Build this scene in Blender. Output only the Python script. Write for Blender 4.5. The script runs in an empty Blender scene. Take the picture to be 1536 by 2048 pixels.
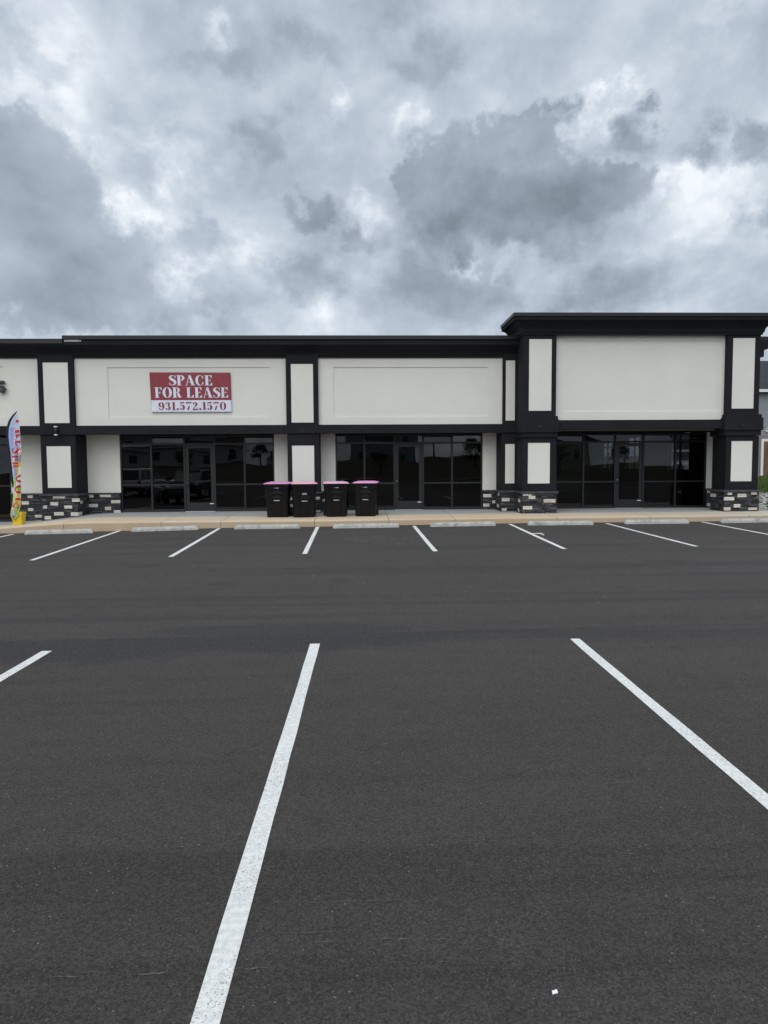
import bpy, bmesh, math, random
import numpy as np
from mathutils import Vector, Matrix
S = bpy.context.scene
COL = S.collection
R = math.radians
random.seed(7)

# ------------------------------------------------------------------ camera
cd = bpy.data.cameras.new('camera'); cam = bpy.data.objects.new('camera', cd); COL.objects.link(cam)
cd.sensor_fit = 'HORIZONTAL'; cd.sensor_width = 36.0; cd.lens = 36.0*1420/1536
cd.clip_start = 0.05; cd.clip_end = 3000
yaw, pit, roll, CH = R(1.9), R(3.79), R(0.35), 1.88
fw = Vector((math.sin(yaw)*math.cos(pit), math.cos(yaw)*math.cos(pit), -math.sin(pit)))
rt = Vector((math.cos(yaw), -math.sin(yaw), 0)); up = rt.cross(fw)
r2 = rt*math.cos(roll)-up*math.sin(roll); u2 = up*math.cos(roll)+rt*math.sin(roll)
m = Matrix((r2, u2, -fw)).transposed().to_4x4(); m.translation = Vector((0, 0, CH))
cam.matrix_world = m
S.camera = cam
S.view_settings.view_transform = 'Standard'; S.view_settings.look = 'None'
S.view_settings.exposure = 0.14; S.view_settings.gamma = 1.0
try: S.view_settings.use_curve_mapping = False
except Exception: pass

# ------------------------------------------------------------------ node helpers
class NT:
    def __init__(s, nt): s.nt = nt; s.n = nt.nodes; s.l = nt.links
    def node(s, t, **k):
        n = s.n.new(t)
        for a, b in k.items(): setattr(n, a, b)
        return n
    def put(s, sock, v):
        if isinstance(v, bpy.types.NodeSocket): s.l.new(v, sock)
        elif v is not None:
            try: sock.default_value = v
            except Exception: sock.default_value = (v[0], v[1], v[2], 1) if hasattr(v, '__len__') else v
    def math(s, op, a, b=None, c=None, clamp=False):
        n = s.node('ShaderNodeMath', operation=op); n.use_clamp = clamp
        s.put(n.inputs[0], a)
        if b is not None: s.put(n.inputs[1], b)
        if c is not None: s.put(n.inputs[2], c)
        return n.outputs[0]
    def vmath(s, op, a, b=None, scale=None):
        n = s.node('ShaderNodeVectorMath', operation=op)
        s.put(n.inputs[0], a)
        if b is not None: s.put(n.inputs[1], b)
        if scale is not None: s.put(n.inputs['Scale'], scale)
        return n.outputs['Value'] if op in ('LENGTH', 'DOT_PRODUCT', 'DISTANCE') else n.outputs[0]
    def noise(s, vec, scale, detail=4, rough=0.55, dist=0.0, lac=2.0):
        n = s.node('ShaderNodeTexNoise'); s.put(n.inputs['Vector'], vec)
        n.inputs['Scale'].default_value = scale; n.inputs['Detail'].default_value = detail
        n.inputs['Roughness'].default_value = rough; n.inputs['Distortion'].default_value = dist
        n.inputs['Lacunarity'].default_value = lac
        return n
    def smooth(s, v, a, b, lo=0.0, hi=1.0):
        n = s.node('ShaderNodeMapRange', interpolation_type='SMOOTHSTEP')
        s.put(n.inputs[0], v)
        for i, q in enumerate((a, b, lo, hi)): n.inputs[i+1].default_value = q
        return n.outputs[0]
    def mix(s, f, a, b, mode='MIX'):
        n = s.node('ShaderNodeMix', data_type='RGBA', blend_type=mode)
        s.put(n.inputs['Factor'], f)
        for k, v in (('A', a), ('B', b)):
            so = [i for i in n.inputs if i.name == k and i.type == 'RGBA'][0]
            s.put(so, v if isinstance(v, bpy.types.NodeSocket) else (v[0], v[1], v[2], 1))
        return [o for o in n.outputs if o.type == 'RGBA'][0]
    def comb(s, x, y, z):
        n = s.node('ShaderNodeCombineXYZ'); s.put(n.inputs[0], x); s.put(n.inputs[1], y); s.put(n.inputs[2], z); return n.outputs[0]
    def mapping(s, vec, loc=(0,0,0), sc=(1,1,1), rot=(0,0,0)):
        n = s.node('ShaderNodeMapping'); s.put(n.inputs[0], vec)
        n.inputs['Location'].default_value = loc; n.inputs['Scale'].default_value = sc; n.inputs['Rotation'].default_value = rot
        return n.outputs[0]

# ------------------------------------------------------------------ world: overcast sky
W = bpy.data.worlds.new('World'); S.world = W; W.use_nodes = True
W.node_tree.nodes.clear(); w = NT(W.node_tree)
SUN_EL, SUN_AZ = R(40), R(196)     # behind the camera, high
sky = w.node('ShaderNodeTexSky', sky_type='NISHITA'); sky.sun_disc = False
sky.sun_elevation = SUN_EL; sky.sun_rotation = SUN_AZ; sky.dust_density = 2.0
bg_sky = w.node('ShaderNodeBackground'); w.put(bg_sky.inputs[0], sky.outputs[0]); bg_sky.inputs[1].default_value = 0.06
tc = w.node('ShaderNodeTexCoord')
d = w.vmath('NORMALIZE', tc.outputs['Generated'])
sx = w.node('ShaderNodeSeparateXYZ'); w.put(sx.inputs[0], d)
az = w.math('ARCTAN2', sx.outputs[0], sx.outputs[1]); el = w.math('ARCSINE', sx.outputs[2])
# cloud-layer coordinates: a flat layer seen from below, so that streaks shrink towards the horizon
zc = w.math('ADD', w.math('MAXIMUM', sx.outputs[2], 0.0), 0.22)
layer = w.comb(w.math('DIVIDE', sx.outputs[0], zc), w.math('DIVIDE', sx.outputs[1], zc), 0.3)
ae = w.comb(az, el, 0.0)
# domain warps: broad and fine
wn = w.noise(d, 5.0, 3, 0.55); wv = w.vmath('SUBTRACT', wn.outputs['Color'], (0.5, 0.5, 0.5))
fn = w.noise(d, 21.0, 7, 0.62); fv = w.vmath('SUBTRACT', fn.outputs['Color'], (0.5, 0.5, 0.5))
aew = w.vmath('ADD', ae, w.vmath('ADD', w.vmath('SCALE', wv, scale=0.10), w.vmath('SCALE', fv, scale=0.09)))
aes = w.vmath('ADD', ae, w.vmath('ADD', w.vmath('SCALE', wv, scale=0.20), w.vmath('SCALE', fv, scale=0.12)))
def blobs(lst, vec):
    cur = None
    for (a0, e0, ra, re) in lst:
        v = w.mapping(vec, (-a0/ra, -e0/re, 0), (1/ra, 1/re, 1))
        q = w.math('SUBTRACT', 1.0, w.vmath('LENGTH', v))
        if cur is None: cur = q
        else:
            n = w.node('ShaderNodeMath', operation='SMOOTH_MAX'); w.put(n.inputs[0], cur); w.put(n.inputs[1], q); n.inputs[2].default_value = 0.35; cur = n.outputs[0]
    return cur
A = [(0.235, 0.405, 0.066, 0.048), (0.18, 0.335, 0.10, 0.055), (0.24, 0.30, 0.10, 0.04), (0.205, 0.374, 0.117, 0.060), (0.311, 0.34, 0.083, 0.035), (0.112, 0.346, 0.058, 0.046), (0.126, 0.292, 0.095, 0.045), (0.075, 0.243, 0.065, 0.038)]
B = [(0.350, 0.399, 0.045, 0.026), (0.378, 0.412, 0.020, 0.014), (0.281, 0.442, 0.022, 0.013), (0.443, 0.373, 0.034, 0.030), (0.505, 0.369, 0.034, 0.030), (0.53, 0.29, 0.05, 0.05)]
Cc = [(-0.42, 0.285, 0.09, 0.06), (-0.43, 0.328, 0.10, 0.085), (-0.37, 0.25, 0.09, 0.05), (-0.386, 0.225, 0.13, 0.05), (-0.455, 0.392, 0.055, 0.03), (-0.62, 0.34, 0.12, 0.10)]
D = [(-0.219, 0.28, 0.086, 0.033), (-0.08, 0.249, 0.09, 0.037), (-0.012, 0.281, 0.055, 0.025), (-0.052, 0.323, 0.041, 0.018)]
Ee = [(-0.188, 0.486, 0.079, 0.028), (-0.063, 0.504, 0.061, 0.024), (-0.394, 0.469, 0.052, 0.03), (-0.132, 0.396, 0.033, 0.033), (0.126, 0.505, 0.085, 0.035), (0.30, 0.235, 0.20, 0.03), (-0.3, 0.20, 0.2, 0.02)]
Wh = [(-0.319, 0.296, 0.050, 0.031), (0.009, 0.312, 0.041, 0.024), (0.322, 0.423, 0.05, 0.021), (0.415, 0.335, 0.056, 0.033), (0.155, 0.264, 0.05, 0.010), (-0.187, 0.525, 0.039, 0.019), (0.484, 0.483, 0.07, 0.035), (0.112, 0.42, 0.03, 0.032), (-0.273, 0.37, 0.10, 0.035), (-0.01, 0.444, 0.034, 0.026)]
pf = w.noise(w.mapping(d, (3, 1, 7), (1, 1, 1.25)), 15.0, 9, 0.66, 0.25)        # puffs along cloud rims
vo = w.node('ShaderNodeTexVoronoi', feature='F1'); vo.inputs['Scale'].default_value = 17.0; vo.inputs['Detail'].default_value = 3.0; vo.inputs['Roughness'].default_value = 0.55
w.put(vo.inputs['Vector'], w.vmath('ADD', d, w.vmath('SCALE', fv, scale=0.05)))
puff = w.math('ADD', w.math('SUBTRACT', pf.outputs['Fac'], 0.5), w.math('MULTIPLY', w.math('SUBTRACT', 0.62, vo.outputs['Distance']), 0.42))
pg = w.noise(d, 6.5, 7, 0.6, 0.3); pufb = w.math('SUBTRACT', pg.outputs['Fac'], 0.5)
def field(lst, vec, k1, k2): return w.math('ADD', blobs(lst, vec), w.math('ADD', w.math('MULTIPLY', puff, k1), w.math('MULTIPLY', pufb, k2)))
qA = field(A, aew, 0.62, 0.6); fA = w.smooth(w.math('DIVIDE', w.math('ADD', qA, 0.17), w.smooth(el, 0.27, 0.37, 0.80, 0.24)), 0.0, 1.0)
qB = field(B, aew, 1.3, 0.6); fB = w.smooth(qB, -0.35, 0.45)
qC = field(Cc, aew, 0.6, 0.9); fC = w.smooth(qC, -0.30, 0.10)
fD = w.smooth(field(D, aew, 0.8, 1.2), -0.35, 0.45)
fE = w.smooth(field(Ee, aes, 0.7, 1.6), -0.45, 0.85)
fW = w.smooth(field(Wh, aes, 1.2, 1.6), -0.55, 0.95)
n1 = w.noise(w.mapping(layer, (0.4, 1.3, 0), (1.0, 0.55, 1), (0, 0, R(35))), 1.5, 8, 0.58, 0.15)
n2 = w.noise(w.mapping(d, (0, 0, 0), (1, 1, 1.3)), 7.5, 10, 0.58, 0.2)
n3 = w.noise(w.mapping(layer, (5, 2, 0), (0.9, 0.5, 1), (0, 0, R(-30))), 4.5, 9, 0.58, 0.1)
base = w.math('ADD', w.math('MULTIPLY', w.math('SUBTRACT', n1.outputs['Fac'], 0.5), 0.85),
              w.math('ADD', w.math('MULTIPLY', w.math('SUBTRACT', n2.outputs['Fac'], 0.5), 1.05),
                     w.math('MULTIPLY', w.math('SUBTRACT', n3.outputs['Fac'], 0.5), 0.75)))
lum = w.math('ADD', 0.64, w.math('MULTIPLY', base, 0.9))
lum = w.math('ADD', lum, w.math('MULTIPLY', fW, 0.25))
lum = w.math('SUBTRACT', lum, w.math('MULTIPLY', fE, 0.20))
lum = w.math('SUBTRACT', lum, w.math('MULTIPLY', fD, 0.25))
def over(l, f, val, k=0.45):       # a darker cloud in front of the layer, itself softly mottled
    tgt = w.math('ADD', val, w.math('MULTIPLY', w.math('ADD', base, w.math('MULTIPLY', puff, 0.35)), k))
    n = w.node('ShaderNodeMix', data_type='FLOAT'); w.put(n.inputs['Factor'], f); w.put(n.inputs['A'], l); w.put(n.inputs['B'], tgt)
    return n.outputs['Result']
lum = over(lum, fC, w.smooth(qC, 0.0, 0.9, 0.44, 0.30), 0.5)
lum = over(lum, w.math('MULTIPLY', fB, 0.85), w.smooth(qB, 0.0, 1.0, 0.38, 0.16), 0.35)
core = w.smooth(blobs([(0.22, 0.34, 0.16, 0.075), (0.16, 0.30, 0.10, 0.05)], aes), 0.0, 0.9, 0.42, 0.17)
lum = over(lum, fA, core, 0.55)
lum = w.math('ADD', 0.60, w.math('MULTIPLY', w.math('SUBTRACT', lum, 0.61), 1.16))
lum = w.math('MAXIMUM', w.math('MINIMUM', lum, 1.0), 0.0)
ramp = w.node('ShaderNodeValToRGB'); w.put(ramp.inputs[0], lum)
cr = ramp.color_ramp; cr.elements[0].position = 0.0; cr.elements[0].color = (0.20, 0.24, 0.285, 1)
cr.elements[1].position = 1.0; cr.elements[1].color = (0.86, 0.90, 0.95, 1)
for p_, c_ in ((0.35, (0.345, 0.402, 0.475)), (0.6, (0.475, 0.54, 0.625)), (0.8, (0.61, 0.675, 0.75))):
    e = cr.elements.new(p_); e.color = (*c_, 1)
zen = w.smooth(el, R(38), R(80), 1.0, 2.3)          # an overcast sky is brightest overhead
back = w.smooth(sx.outputs[1], 0.25, -0.6, 1.0, 1.35)
bg_c = w.node('ShaderNodeBackground'); w.put(bg_c.inputs[0], ramp.outputs[0]); w.put(bg_c.inputs[1], w.math('MULTIPLY', zen, back))
mx = w.node('ShaderNodeMixShader'); mx.inputs[0].default_value = 0.95
w.l.new(bg_sky.outputs[0], mx.inputs[1]); w.l.new(bg_c.outputs[0], mx.inputs[2])
wo = w.node('ShaderNodeOutputWorld'); w.l.new(mx.outputs[0], wo.inputs[0])
try: W.cycles.sampling_method = 'MANUAL'; W.cycles.sample_map_resolution = 512
except Exception: pass

# the sun behind the overcast
sl = bpy.data.lights.new('sun', 'SUN'); sl.energy = 1.1; sl.angle = R(60); sl.color = (1.0, 0.96, 0.90)
so = bpy.data.objects.new('sun', sl); COL.objects.link(so)
sd = Vector((math.sin(SUN_AZ)*math.cos(SUN_EL), math.cos(SUN_AZ)*math.cos(SUN_EL), math.sin(SUN_EL)))
so.rotation_euler = sd.to_track_quat('Z', 'Y').to_euler(); so.location = (0, -20, 40)

# ------------------------------------------------------------------ materials
MATS = {}
def material(name, col, rough=0.7, spec=0.5, var=0.0, vscale=6.0, bump=0.0, bscale=60.0, metal=0.0, stretch=(1, 1, 1), dirt=None, coat=0.0):
    if name in MATS: return MATS[name]
    mt = bpy.data.materials.new(name); mt.use_nodes = True; mt.node_tree.nodes.clear(); t = NT(mt.node_tree)
    b = t.node('ShaderNodeBsdfPrincipled'); o = t.node('ShaderNodeOutputMaterial'); t.l.new(b.outputs[0], o.inputs[0])
    geo = t.node('ShaderNodeNewGeometry'); pos = t.mapping(geo.outputs['Position'], (0, 0, 0), stretch)
    c = (*col, 1)
    if var > 0:
        n = t.noise(pos, vscale, 5, 0.6); hi = tuple(min(1, x*(1+var)) for x in col); lo = tuple(x*(1-var) for x in col)
        c = t.mix(t.smooth(n.outputs['Fac'], 0.25, 0.75), lo, hi)
    if dirt:
        n = t.noise(pos, dirt[1], 6, 0.65, 0.5)
        c = t.mix(t.math('MULTIPLY', t.smooth(n.outputs['Fac'], 0.48, 0.72), dirt[2]), c, dirt[0])
    t.put(b.inputs['Base Color'], c)
    b.inputs['Roughness'].default_value = rough; b.inputs['Metallic'].default_value = metal
    b.inputs['Specular IOR Level'].default_value = spec; b.inputs['Coat Weight'].default_value = coat
    if bump > 0:
        bn = t.noise(geo.outputs['Position'], bscale, 4, 0.6)
        bu = t.node('ShaderNodeBump'); bu.inputs['Strength'].default_value = bump; bu.inputs['Distance'].default_value = 0.01
        t.put(bu.inputs['Height'], bn.outputs['Fac']); t.l.new(bu.outputs[0], b.inputs['Normal'])
    MATS[name] = mt; return mt

stucco = material('stucco', (0.71, 0.70, 0.635), 0.9, 0.2, 0.02, 1.3, 0.6, 70, dirt=((0.65, 0.64, 0.585), 0.8, 0.25))
stucco_low = stucco
black = material('black_stucco', (0.0125, 0.013, 0.016), 0.82, 0.22, 0.18, 1.5, 0.25, 80)
flash = material('black_flashing', (0.009, 0.011, 0.012), 0.45, 0.4, 0.1, 2.0)
frame_m = material('black_aluminium', (0.012, 0.014, 0.017), 0.42, 0.4, 0.1, 2.0)
alum = material('bare_aluminium', (0.6, 0.6, 0.6), 0.4, 0.5, metal=0.6)
soffit_m = material('soffit', (0.20, 0.19, 0.18), 0.8)
white_label = material('white_label', (0.72, 0.73, 0.74), 0.6)
stone_d = [material('ledge_stone_%d' % i, c, 0.72, 0.35, 0.35, 14, 0.8, 45) for i, c in enumerate([(0.030, 0.031, 0.035), (0.044, 0.045, 0.050), (0.018, 0.018, 0.021), (0.085, 0.086, 0.092)])]
stone_w = [material('pale_stone_%d' % i, c, 0.85, 0.2, 0.12, 20, 0.8, 45) for i, c in enumerate([(0.64, 0.59, 0.51), (0.56, 0.49, 0.42), (0.68, 0.65, 0.59)])]
mortar = material('dark_backing', (0.010, 0.010, 0.012), 0.95)
capstone = material('cap_stone', (0.055, 0.058, 0.068), 0.8, 0.3, 0.3, 8, 0.5, 50)
conc = material('grey_concrete', (0.33, 0.335, 0.33), 0.9, 0.2, 0.10, 3.0, 0.4, 120)
stopconc = material('wheel_stop_concrete', (0.46, 0.455, 0.42), 0.92, 0.2, 0.16, 7, 0.8, 70, dirt=((0.20, 0.20, 0.185), 4.5, 0.75))
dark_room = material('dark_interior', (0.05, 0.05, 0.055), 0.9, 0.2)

def glass_mat():
    mt = bpy.data.materials.new('tinted_glass'); mt.use_nodes = True; mt.node_tree.nodes.clear(); t = NT(mt.node_tree)
    o = t.node('ShaderNodeOutputMaterial'); g = t.node('ShaderNodeBsdfGlossy'); g.inputs['Roughness'].default_value = 0.0
    g.inputs[0].default_value = (1, 1, 1, 1)
    tr = t.node('ShaderNodeBsdfTransparent'); tr.inputs[0].default_value = (0.36, 0.37, 0.38, 1)
    fr = t.node('ShaderNodeFresnel'); gb = t.node('ShaderNodeNewGeometry'); t.put(fr.inputs[0], t.math('ADD', 1.46, t.math('MULTIPLY', gb.outputs['Backfacing'], 1/1.46-1.46)))
    geo = t.node('ShaderNodeNewGeometry')
    n = t.noise(geo.outputs['Position'], 0.8, 1, 0.5); bu = t.node('ShaderNodeBump'); bu.inputs['Strength'].default_value = 0.16
    bu.inputs['Distance'].default_value = 0.02; t.put(bu.inputs['Height'], n.outputs['Fac'])
    t.l.new(bu.outputs[0], g.inputs['Normal'])
    m_ = t.node('ShaderNodeMixShader'); t.put(m_.inputs[0], fr.outputs[0]); t.l.new(tr.outputs[0], m_.inputs[1]); t.l.new(g.outputs[0], m_.inputs[2])
    t.l.new(m_.outputs[0], o.inputs[0]); return mt
glass = glass_mat()
def clear_glass():
    mt = bpy.data.materials.new('clear_glass'); mt.use_nodes = True; mt.node_tree.nodes.clear(); t = NT(mt.node_tree)
    o = t.node('ShaderNodeOutputMaterial'); g = t.node('ShaderNodeBsdfGlossy'); g.inputs['Roughness'].default_value = 0.0
    tr = t.node('ShaderNodeBsdfTransparent'); tr.inputs[0].default_value = (0.85, 0.87, 0.86, 1)
    fr = t.node('ShaderNodeFresnel'); gb = t.node('ShaderNodeNewGeometry'); t.put(fr.inputs[0], t.math('ADD', 1.4, t.math('MULTIPLY', gb.outputs['Backfacing'], 1/1.4-1.4)))
    m_ = t.node('ShaderNodeMixShader'); t.put(m_.inputs[0], fr.outputs[0]); t.l.new(tr.outputs[0], m_.inputs[1]); t.l.new(g.outputs[0], m_.inputs[2])
    t.l.new(m_.outputs[0], o.inputs[0]); return mt
cglass = clear_glass()

def asphalt_mat():
    mt = bpy.data.materials.new('asphalt'); mt.use_nodes = True; mt.node_tree.nodes.clear(); t = NT(mt.node_tree)
    b = t.node('ShaderNodeBsdfPrincipled'); o = t.node('ShaderNodeOutputMaterial'); t.l.new(b.outputs[0], o.inputs[0])
    geo = t.node('ShaderNodeNewGeometry'); P = geo.outputs['Position']
    s = t.node('ShaderNodeSeparateXYZ'); t.put(s.inputs[0], P)
    big = t.noise(t.mapping(P, (3, 7, 0), (0.22, 0.6, 1)), 1.0, 6, 0.6, 0.5)
    mid = t.noise(t.mapping(P, (0, 0, 0), (0.45, 2.2, 1)), 1.6, 5, 0.6)
    pav = t.noise(t.mapping(P, (1, 4, 0), (0.05, 1.3, 1)), 1.4, 4, 0.55)     # paver passes run along x
    c = t.mix(t.smooth(big.outputs['Fac'], 0.3, 0.7), (0.054, 0.0460, 0.0410), (0.073, 0.0625, 0.0555))
    c = t.mix(t.math('MULTIPLY', t.smooth(mid.outputs['Fac'], 0.35, 0.75), 0.5), c, (0.088, 0.076, 0.068))
    c = t.mix(t.math('MULTIPLY', t.smooth(pav.outputs['Fac'], 0.48, 0.62), 0.7), c, (0.030, 0.027, 0.026))
    # construction joint and the newer, bluish band beside it
    wob = t.noise(t.mapping(P, (0, 0, 0), (0.5, 0.5, 1)), 1.0, 5, 0.65)
    seam = t.math('SUBTRACT', s.outputs[1], t.math('ADD', 7.83, t.math('MULTIPLY', s.outputs[0], 0.037)))
    fine = t.noise(P, 6.0, 3, 0.6)
    seamw = t.math('ADD', seam, t.math('MULTIPLY', t.math('SUBTRACT', fine.outputs['Fac'], 0.5), 0.05))
    lowe = t.math('ADD', seam, t.math('MULTIPLY', t.math('SUBTRACT', wob.outputs['Fac'], 0.5), 2.4))
    width = t.math('ADD', -0.85, t.math('MULTIPLY', t.smooth(s.outputs[0], -3.5, 2.5), 0.45))
    band = t.math('MULTIPLY', t.math('LESS_THAN', seamw, 0.0), t.smooth(t.math('SUBTRACT', lowe, width), -0.15, 0.15))
    fade = t.smooth(s.outputs[0], 4.5, 1.2)
    c = t.mix(t.math('MULTIPLY', t.math('MULTIPLY', band, fade), 0.9), c, (0.020, 0.0225, 0.027))
    crack = t.math('MULTIPLY', t.smooth(t.math('ABSOLUTE', seamw), 0.030, 0.006), t.smooth(mid.outputs['Fac'], 0.36, 0.55))
    c = t.mix(t.math('MULTIPLY', crack, 0.95), c, (0.008, 0.012, 0.014))
    # a soft bulge of the dark band above the joint
    bul = t.vmath('LENGTH', t.mapping(P, (0.9/1.6, -8.05/0.33, 0), (1/1.6, 1/0.33, 0)))
    c = t.mix(t.math('MULTIPLY', t.smooth(t.math('ADD', bul, t.math('MULTIPLY', wob.outputs['Fac'], 0.6)), 1.35, 1.05), 0.75), c, (0.024, 0.026, 0.030))
    # other paver joints
    for y0, k, a in ((12.6, 0.004, 0.8), (4.45, 0.015, 0.5), (14.1, -0.002, 0.6), (17.0, 0.006, 0.5), (10.4, 0.01, 0.4), (3.1, 0.02, 0.35)):
        q = t.math('SUBTRACT', t.math('SUBTRACT', s.outputs[1], t.math('MULTIPLY', s.outputs[0], k)), y0)
        q = t.math('ADD', q, t.math('MULTIPLY', t.math('SUBTRACT', wob.outputs['Fac'], 0.5), 0.35))
        c = t.mix(t.math('MULTIPLY', t.math('MULTIPLY', t.smooth(t.math('ABSOLUTE', q), 0.07, 0.0), t.smooth(big.outputs['Fac'], 0.4, 0.6)), a), c, (0.022, 0.022, 0.024))
    # oil spots
    v = t.node('ShaderNodeTexVoronoi'); v.inputs['Scale'].default_value = 0.42; t.put(v.inputs['Vector'], t.mapping(P, (0.3, 0.1, 0), (1, 0.7, 1)))
    c = t.mix(t.math('MULTIPLY', t.smooth(v.outputs['Distance'], 0.12, 0.05), 0.75), c, (0.018, 0.018, 0.019))
    # drips of oil at known spots, and dry pale dust drifting over the near bays
    for ox, oy, orx, ory, oa in ((-4.0, 13.05, .30, .16, .75), (-2.25, 11.1, .17, .12, .6), (-.35, 11.35, .16, .12, .6), (-1.2, 12.4, .12, .08, .4), (-7.9, 18.2, .25, .15, .5), (2.9, 17.4, .3, .2, .4), (1.25, 2.69, .022, .018, .9), (5.6, 12.9, .5, .12, .5), (.1, 16.9, .5, .35, -.25)):
        dd = t.math('ADD', t.vmath('LENGTH', t.mapping(P, (-ox/orx/1.3, -oy/ory/1.3, 0), (1/orx/1.3, 1/ory/1.3, 0))), t.math('MULTIPLY', t.math('SUBTRACT', fine.outputs['Fac'], 0.5), 1.0))
        c = t.mix(t.math('MULTIPLY', t.smooth(dd, 1.1, 0.5), abs(oa)), c, (0.012, 0.0115, 0.011) if oa > 0 else (0.10, 0.09, 0.08))
    dust = t.noise(t.mapping(P, (2, 9, 0), (0.5, 1.6, 1)), 2.0, 6, 0.7)
    c = t.mix(t.math('MULTIPLY', t.math('MULTIPLY', t.smooth(dust.outputs['Fac'], 0.52, 0.72), t.smooth(s.outputs[1], 6.0, 3.0)), 0.35), c, (0.105, 0.088, 0.068))
    # aggregate: stones of 4 to 12 mm in dark binder
    a1 = t.noise(P, 190.0, 3, 0.85); a2 = t.noise(P, 62.0, 4, 0.8); mot = t.noise(P, 3.2, 6, 0.7)
    c = t.mix(t.math('MULTIPLY', t.smooth(mot.outputs['Fac'], 0.50, 0.32), 0.45), c, (0.028, 0.026, 0.026))
    vg = t.node('ShaderNodeTexVoronoi'); vg.inputs['Scale'].default_value = 125.0; t.put(vg.inputs['Vector'], t.vmath('ADD', P, t.vmath('SCALE', a2.outputs['Color'], scale=0.02)))
    vgs = t.node('ShaderNodeSeparateColor'); t.put(vgs.inputs[0], vg.outputs['Color'])
    c = t.mix(t.math('MULTIPLY', t.smooth(vgs.outputs[0], 0.0, 1.0, 0.0, 0.75), 1.0), t.mix(0.50, c, (0.014, 0.013, 0.013)), t.mix(0.42, c, (0.155, 0.133, 0.117)))
    c = t.mix(t.math('MULTIPLY', t.smooth(a2.outputs['Fac'], 0.47, 0.37), 0.9), c, (0.012, 0.012, 0.012))
    c = t.mix(t.math('MULTIPLY', t.smooth(a1.outputs['Fac'], 0.44, 0.34), 0.7), c, (0.010, 0.010, 0.010))
    c = t.mix(t.math('MULTIPLY', t.math('MULTIPLY', t.math('GREATER_THAN', vgs.outputs[1], 0.955), t.smooth(vg.outputs['Distance'], 0.45, 0.2)), 0.6), c, (0.26, 0.24, 0.21))
    v2 = t.node('ShaderNodeTexVoronoi'); v2.inputs['Scale'].default_value = 38; t.put(v2.inputs['Vector'], P)
    vs = t.node('ShaderNodeSeparateColor'); t.put(vs.inputs[0], v2.outputs['Color'])
    dens = t.noise(P, 0.8, 3, 0.6)
    sp = t.math('MULTIPLY', t.math('MULTIPLY', t.smooth(v2.outputs['Distance'], 0.20, 0.10), t.math('GREATER_THAN', vs.outputs[0], 0.94)), t.smooth(dens.outputs['Fac'], 0.35, 0.6))
    c = t.mix(t.math('MULTIPLY', sp, 0.8), c, (0.34, 0.32, 0.28))
    t.put(b.inputs['Base Color'], c)
    t.put(b.inputs['Roughness'], t.smooth(a2.outputs['Fac'], 0.3, 0.7, 0.75, 0.95)); b.inputs['Specular IOR Level'].default_value = 0.32
    h = t.math('ADD', t.math('MULTIPLY', a1.outputs['Fac'], 0.6), t.math('MULTIPLY', a2.outputs['Fac'], 0.8))
    bu = t.node('ShaderNodeBump'); bu.inputs['Strength'].default_value = 1.0; bu.inputs['Distance'].default_value = 0.010
    t.put(bu.inputs['Height'], h); t.l.new(bu.outputs[0], b.inputs['Normal'])
    return mt
asphalt = asphalt_mat()

def paint_mat():
    mt = bpy.data.materials.new('line_paint'); mt.use_nodes = True; mt.node_tree.nodes.clear(); t = NT(mt.node_tree)
    b = t.node('ShaderNodeBsdfPrincipled'); o = t.node('ShaderNodeOutputMaterial'); t.l.new(b.outputs[0], o.inputs[0])
    geo = t.node('ShaderNodeNewGeometry'); P = geo.outputs['Position']
    a = t.noise(P, 130.0, 3, 0.7); w_ = t.noise(P, 1.6, 4, 0.6); f = t.noise(P, 28.0, 3, 0.6)
    c = t.mix(t.smooth(f.outputs['Fac'], 0.3, 0.7), (0.63, 0.625, 0.59), (0.77, 0.76, 0.715))
    holes = t.math('MULTIPLY', t.smooth(a.outputs['Fac'], 0.44, 0.36), t.smooth(w_.outputs['Fac'], 0.38, 0.60, 0.15, 1.0))
    c = t.mix(holes, c, (0.09, 0.09, 0.095))
    # faint curved tyre scuffs
    wv_ = t.node('ShaderNodeTexWave', wave_type='RINGS'); t.put(wv_.inputs['Vector'], t.mapping(P, (1.9, -1.6, 0), (1, 1, 0)))
    wv_.inputs['Scale'].default_value = 5.5; wv_.inputs['Distortion'].default_value = 0.5
    s = t.node('ShaderNodeSeparateXYZ'); t.put(s.inputs[0], P)
    msk = t.math('MULTIPLY', t.smooth(s.outputs[1], 2.5, 2.65), t.smooth(s.outputs[1], 3.35, 3.1))
    c = t.mix(t.math('MULTIPLY', t.math('MULTIPLY', t.smooth(wv_.outputs['Fac'], 0.5, 0.8), msk), 0.22), c, (0.52, 0.54, 0.54))
    t.put(b.inputs['Base Color'], c); b.inputs['Roughness'].default_value = 0.75; b.inputs['Specular IOR Level'].default_value = 0.3
    bu = t.node('ShaderNodeBump'); bu.inputs['Strength'].default_value = 0.6; bu.inputs['Distance'].default_value = 0.006
    t.put(bu.inputs['Height'], a.outputs['Fac']); t.l.new(bu.outputs[0], b.inputs['Normal'])
    return mt
paint = paint_mat()

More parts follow.
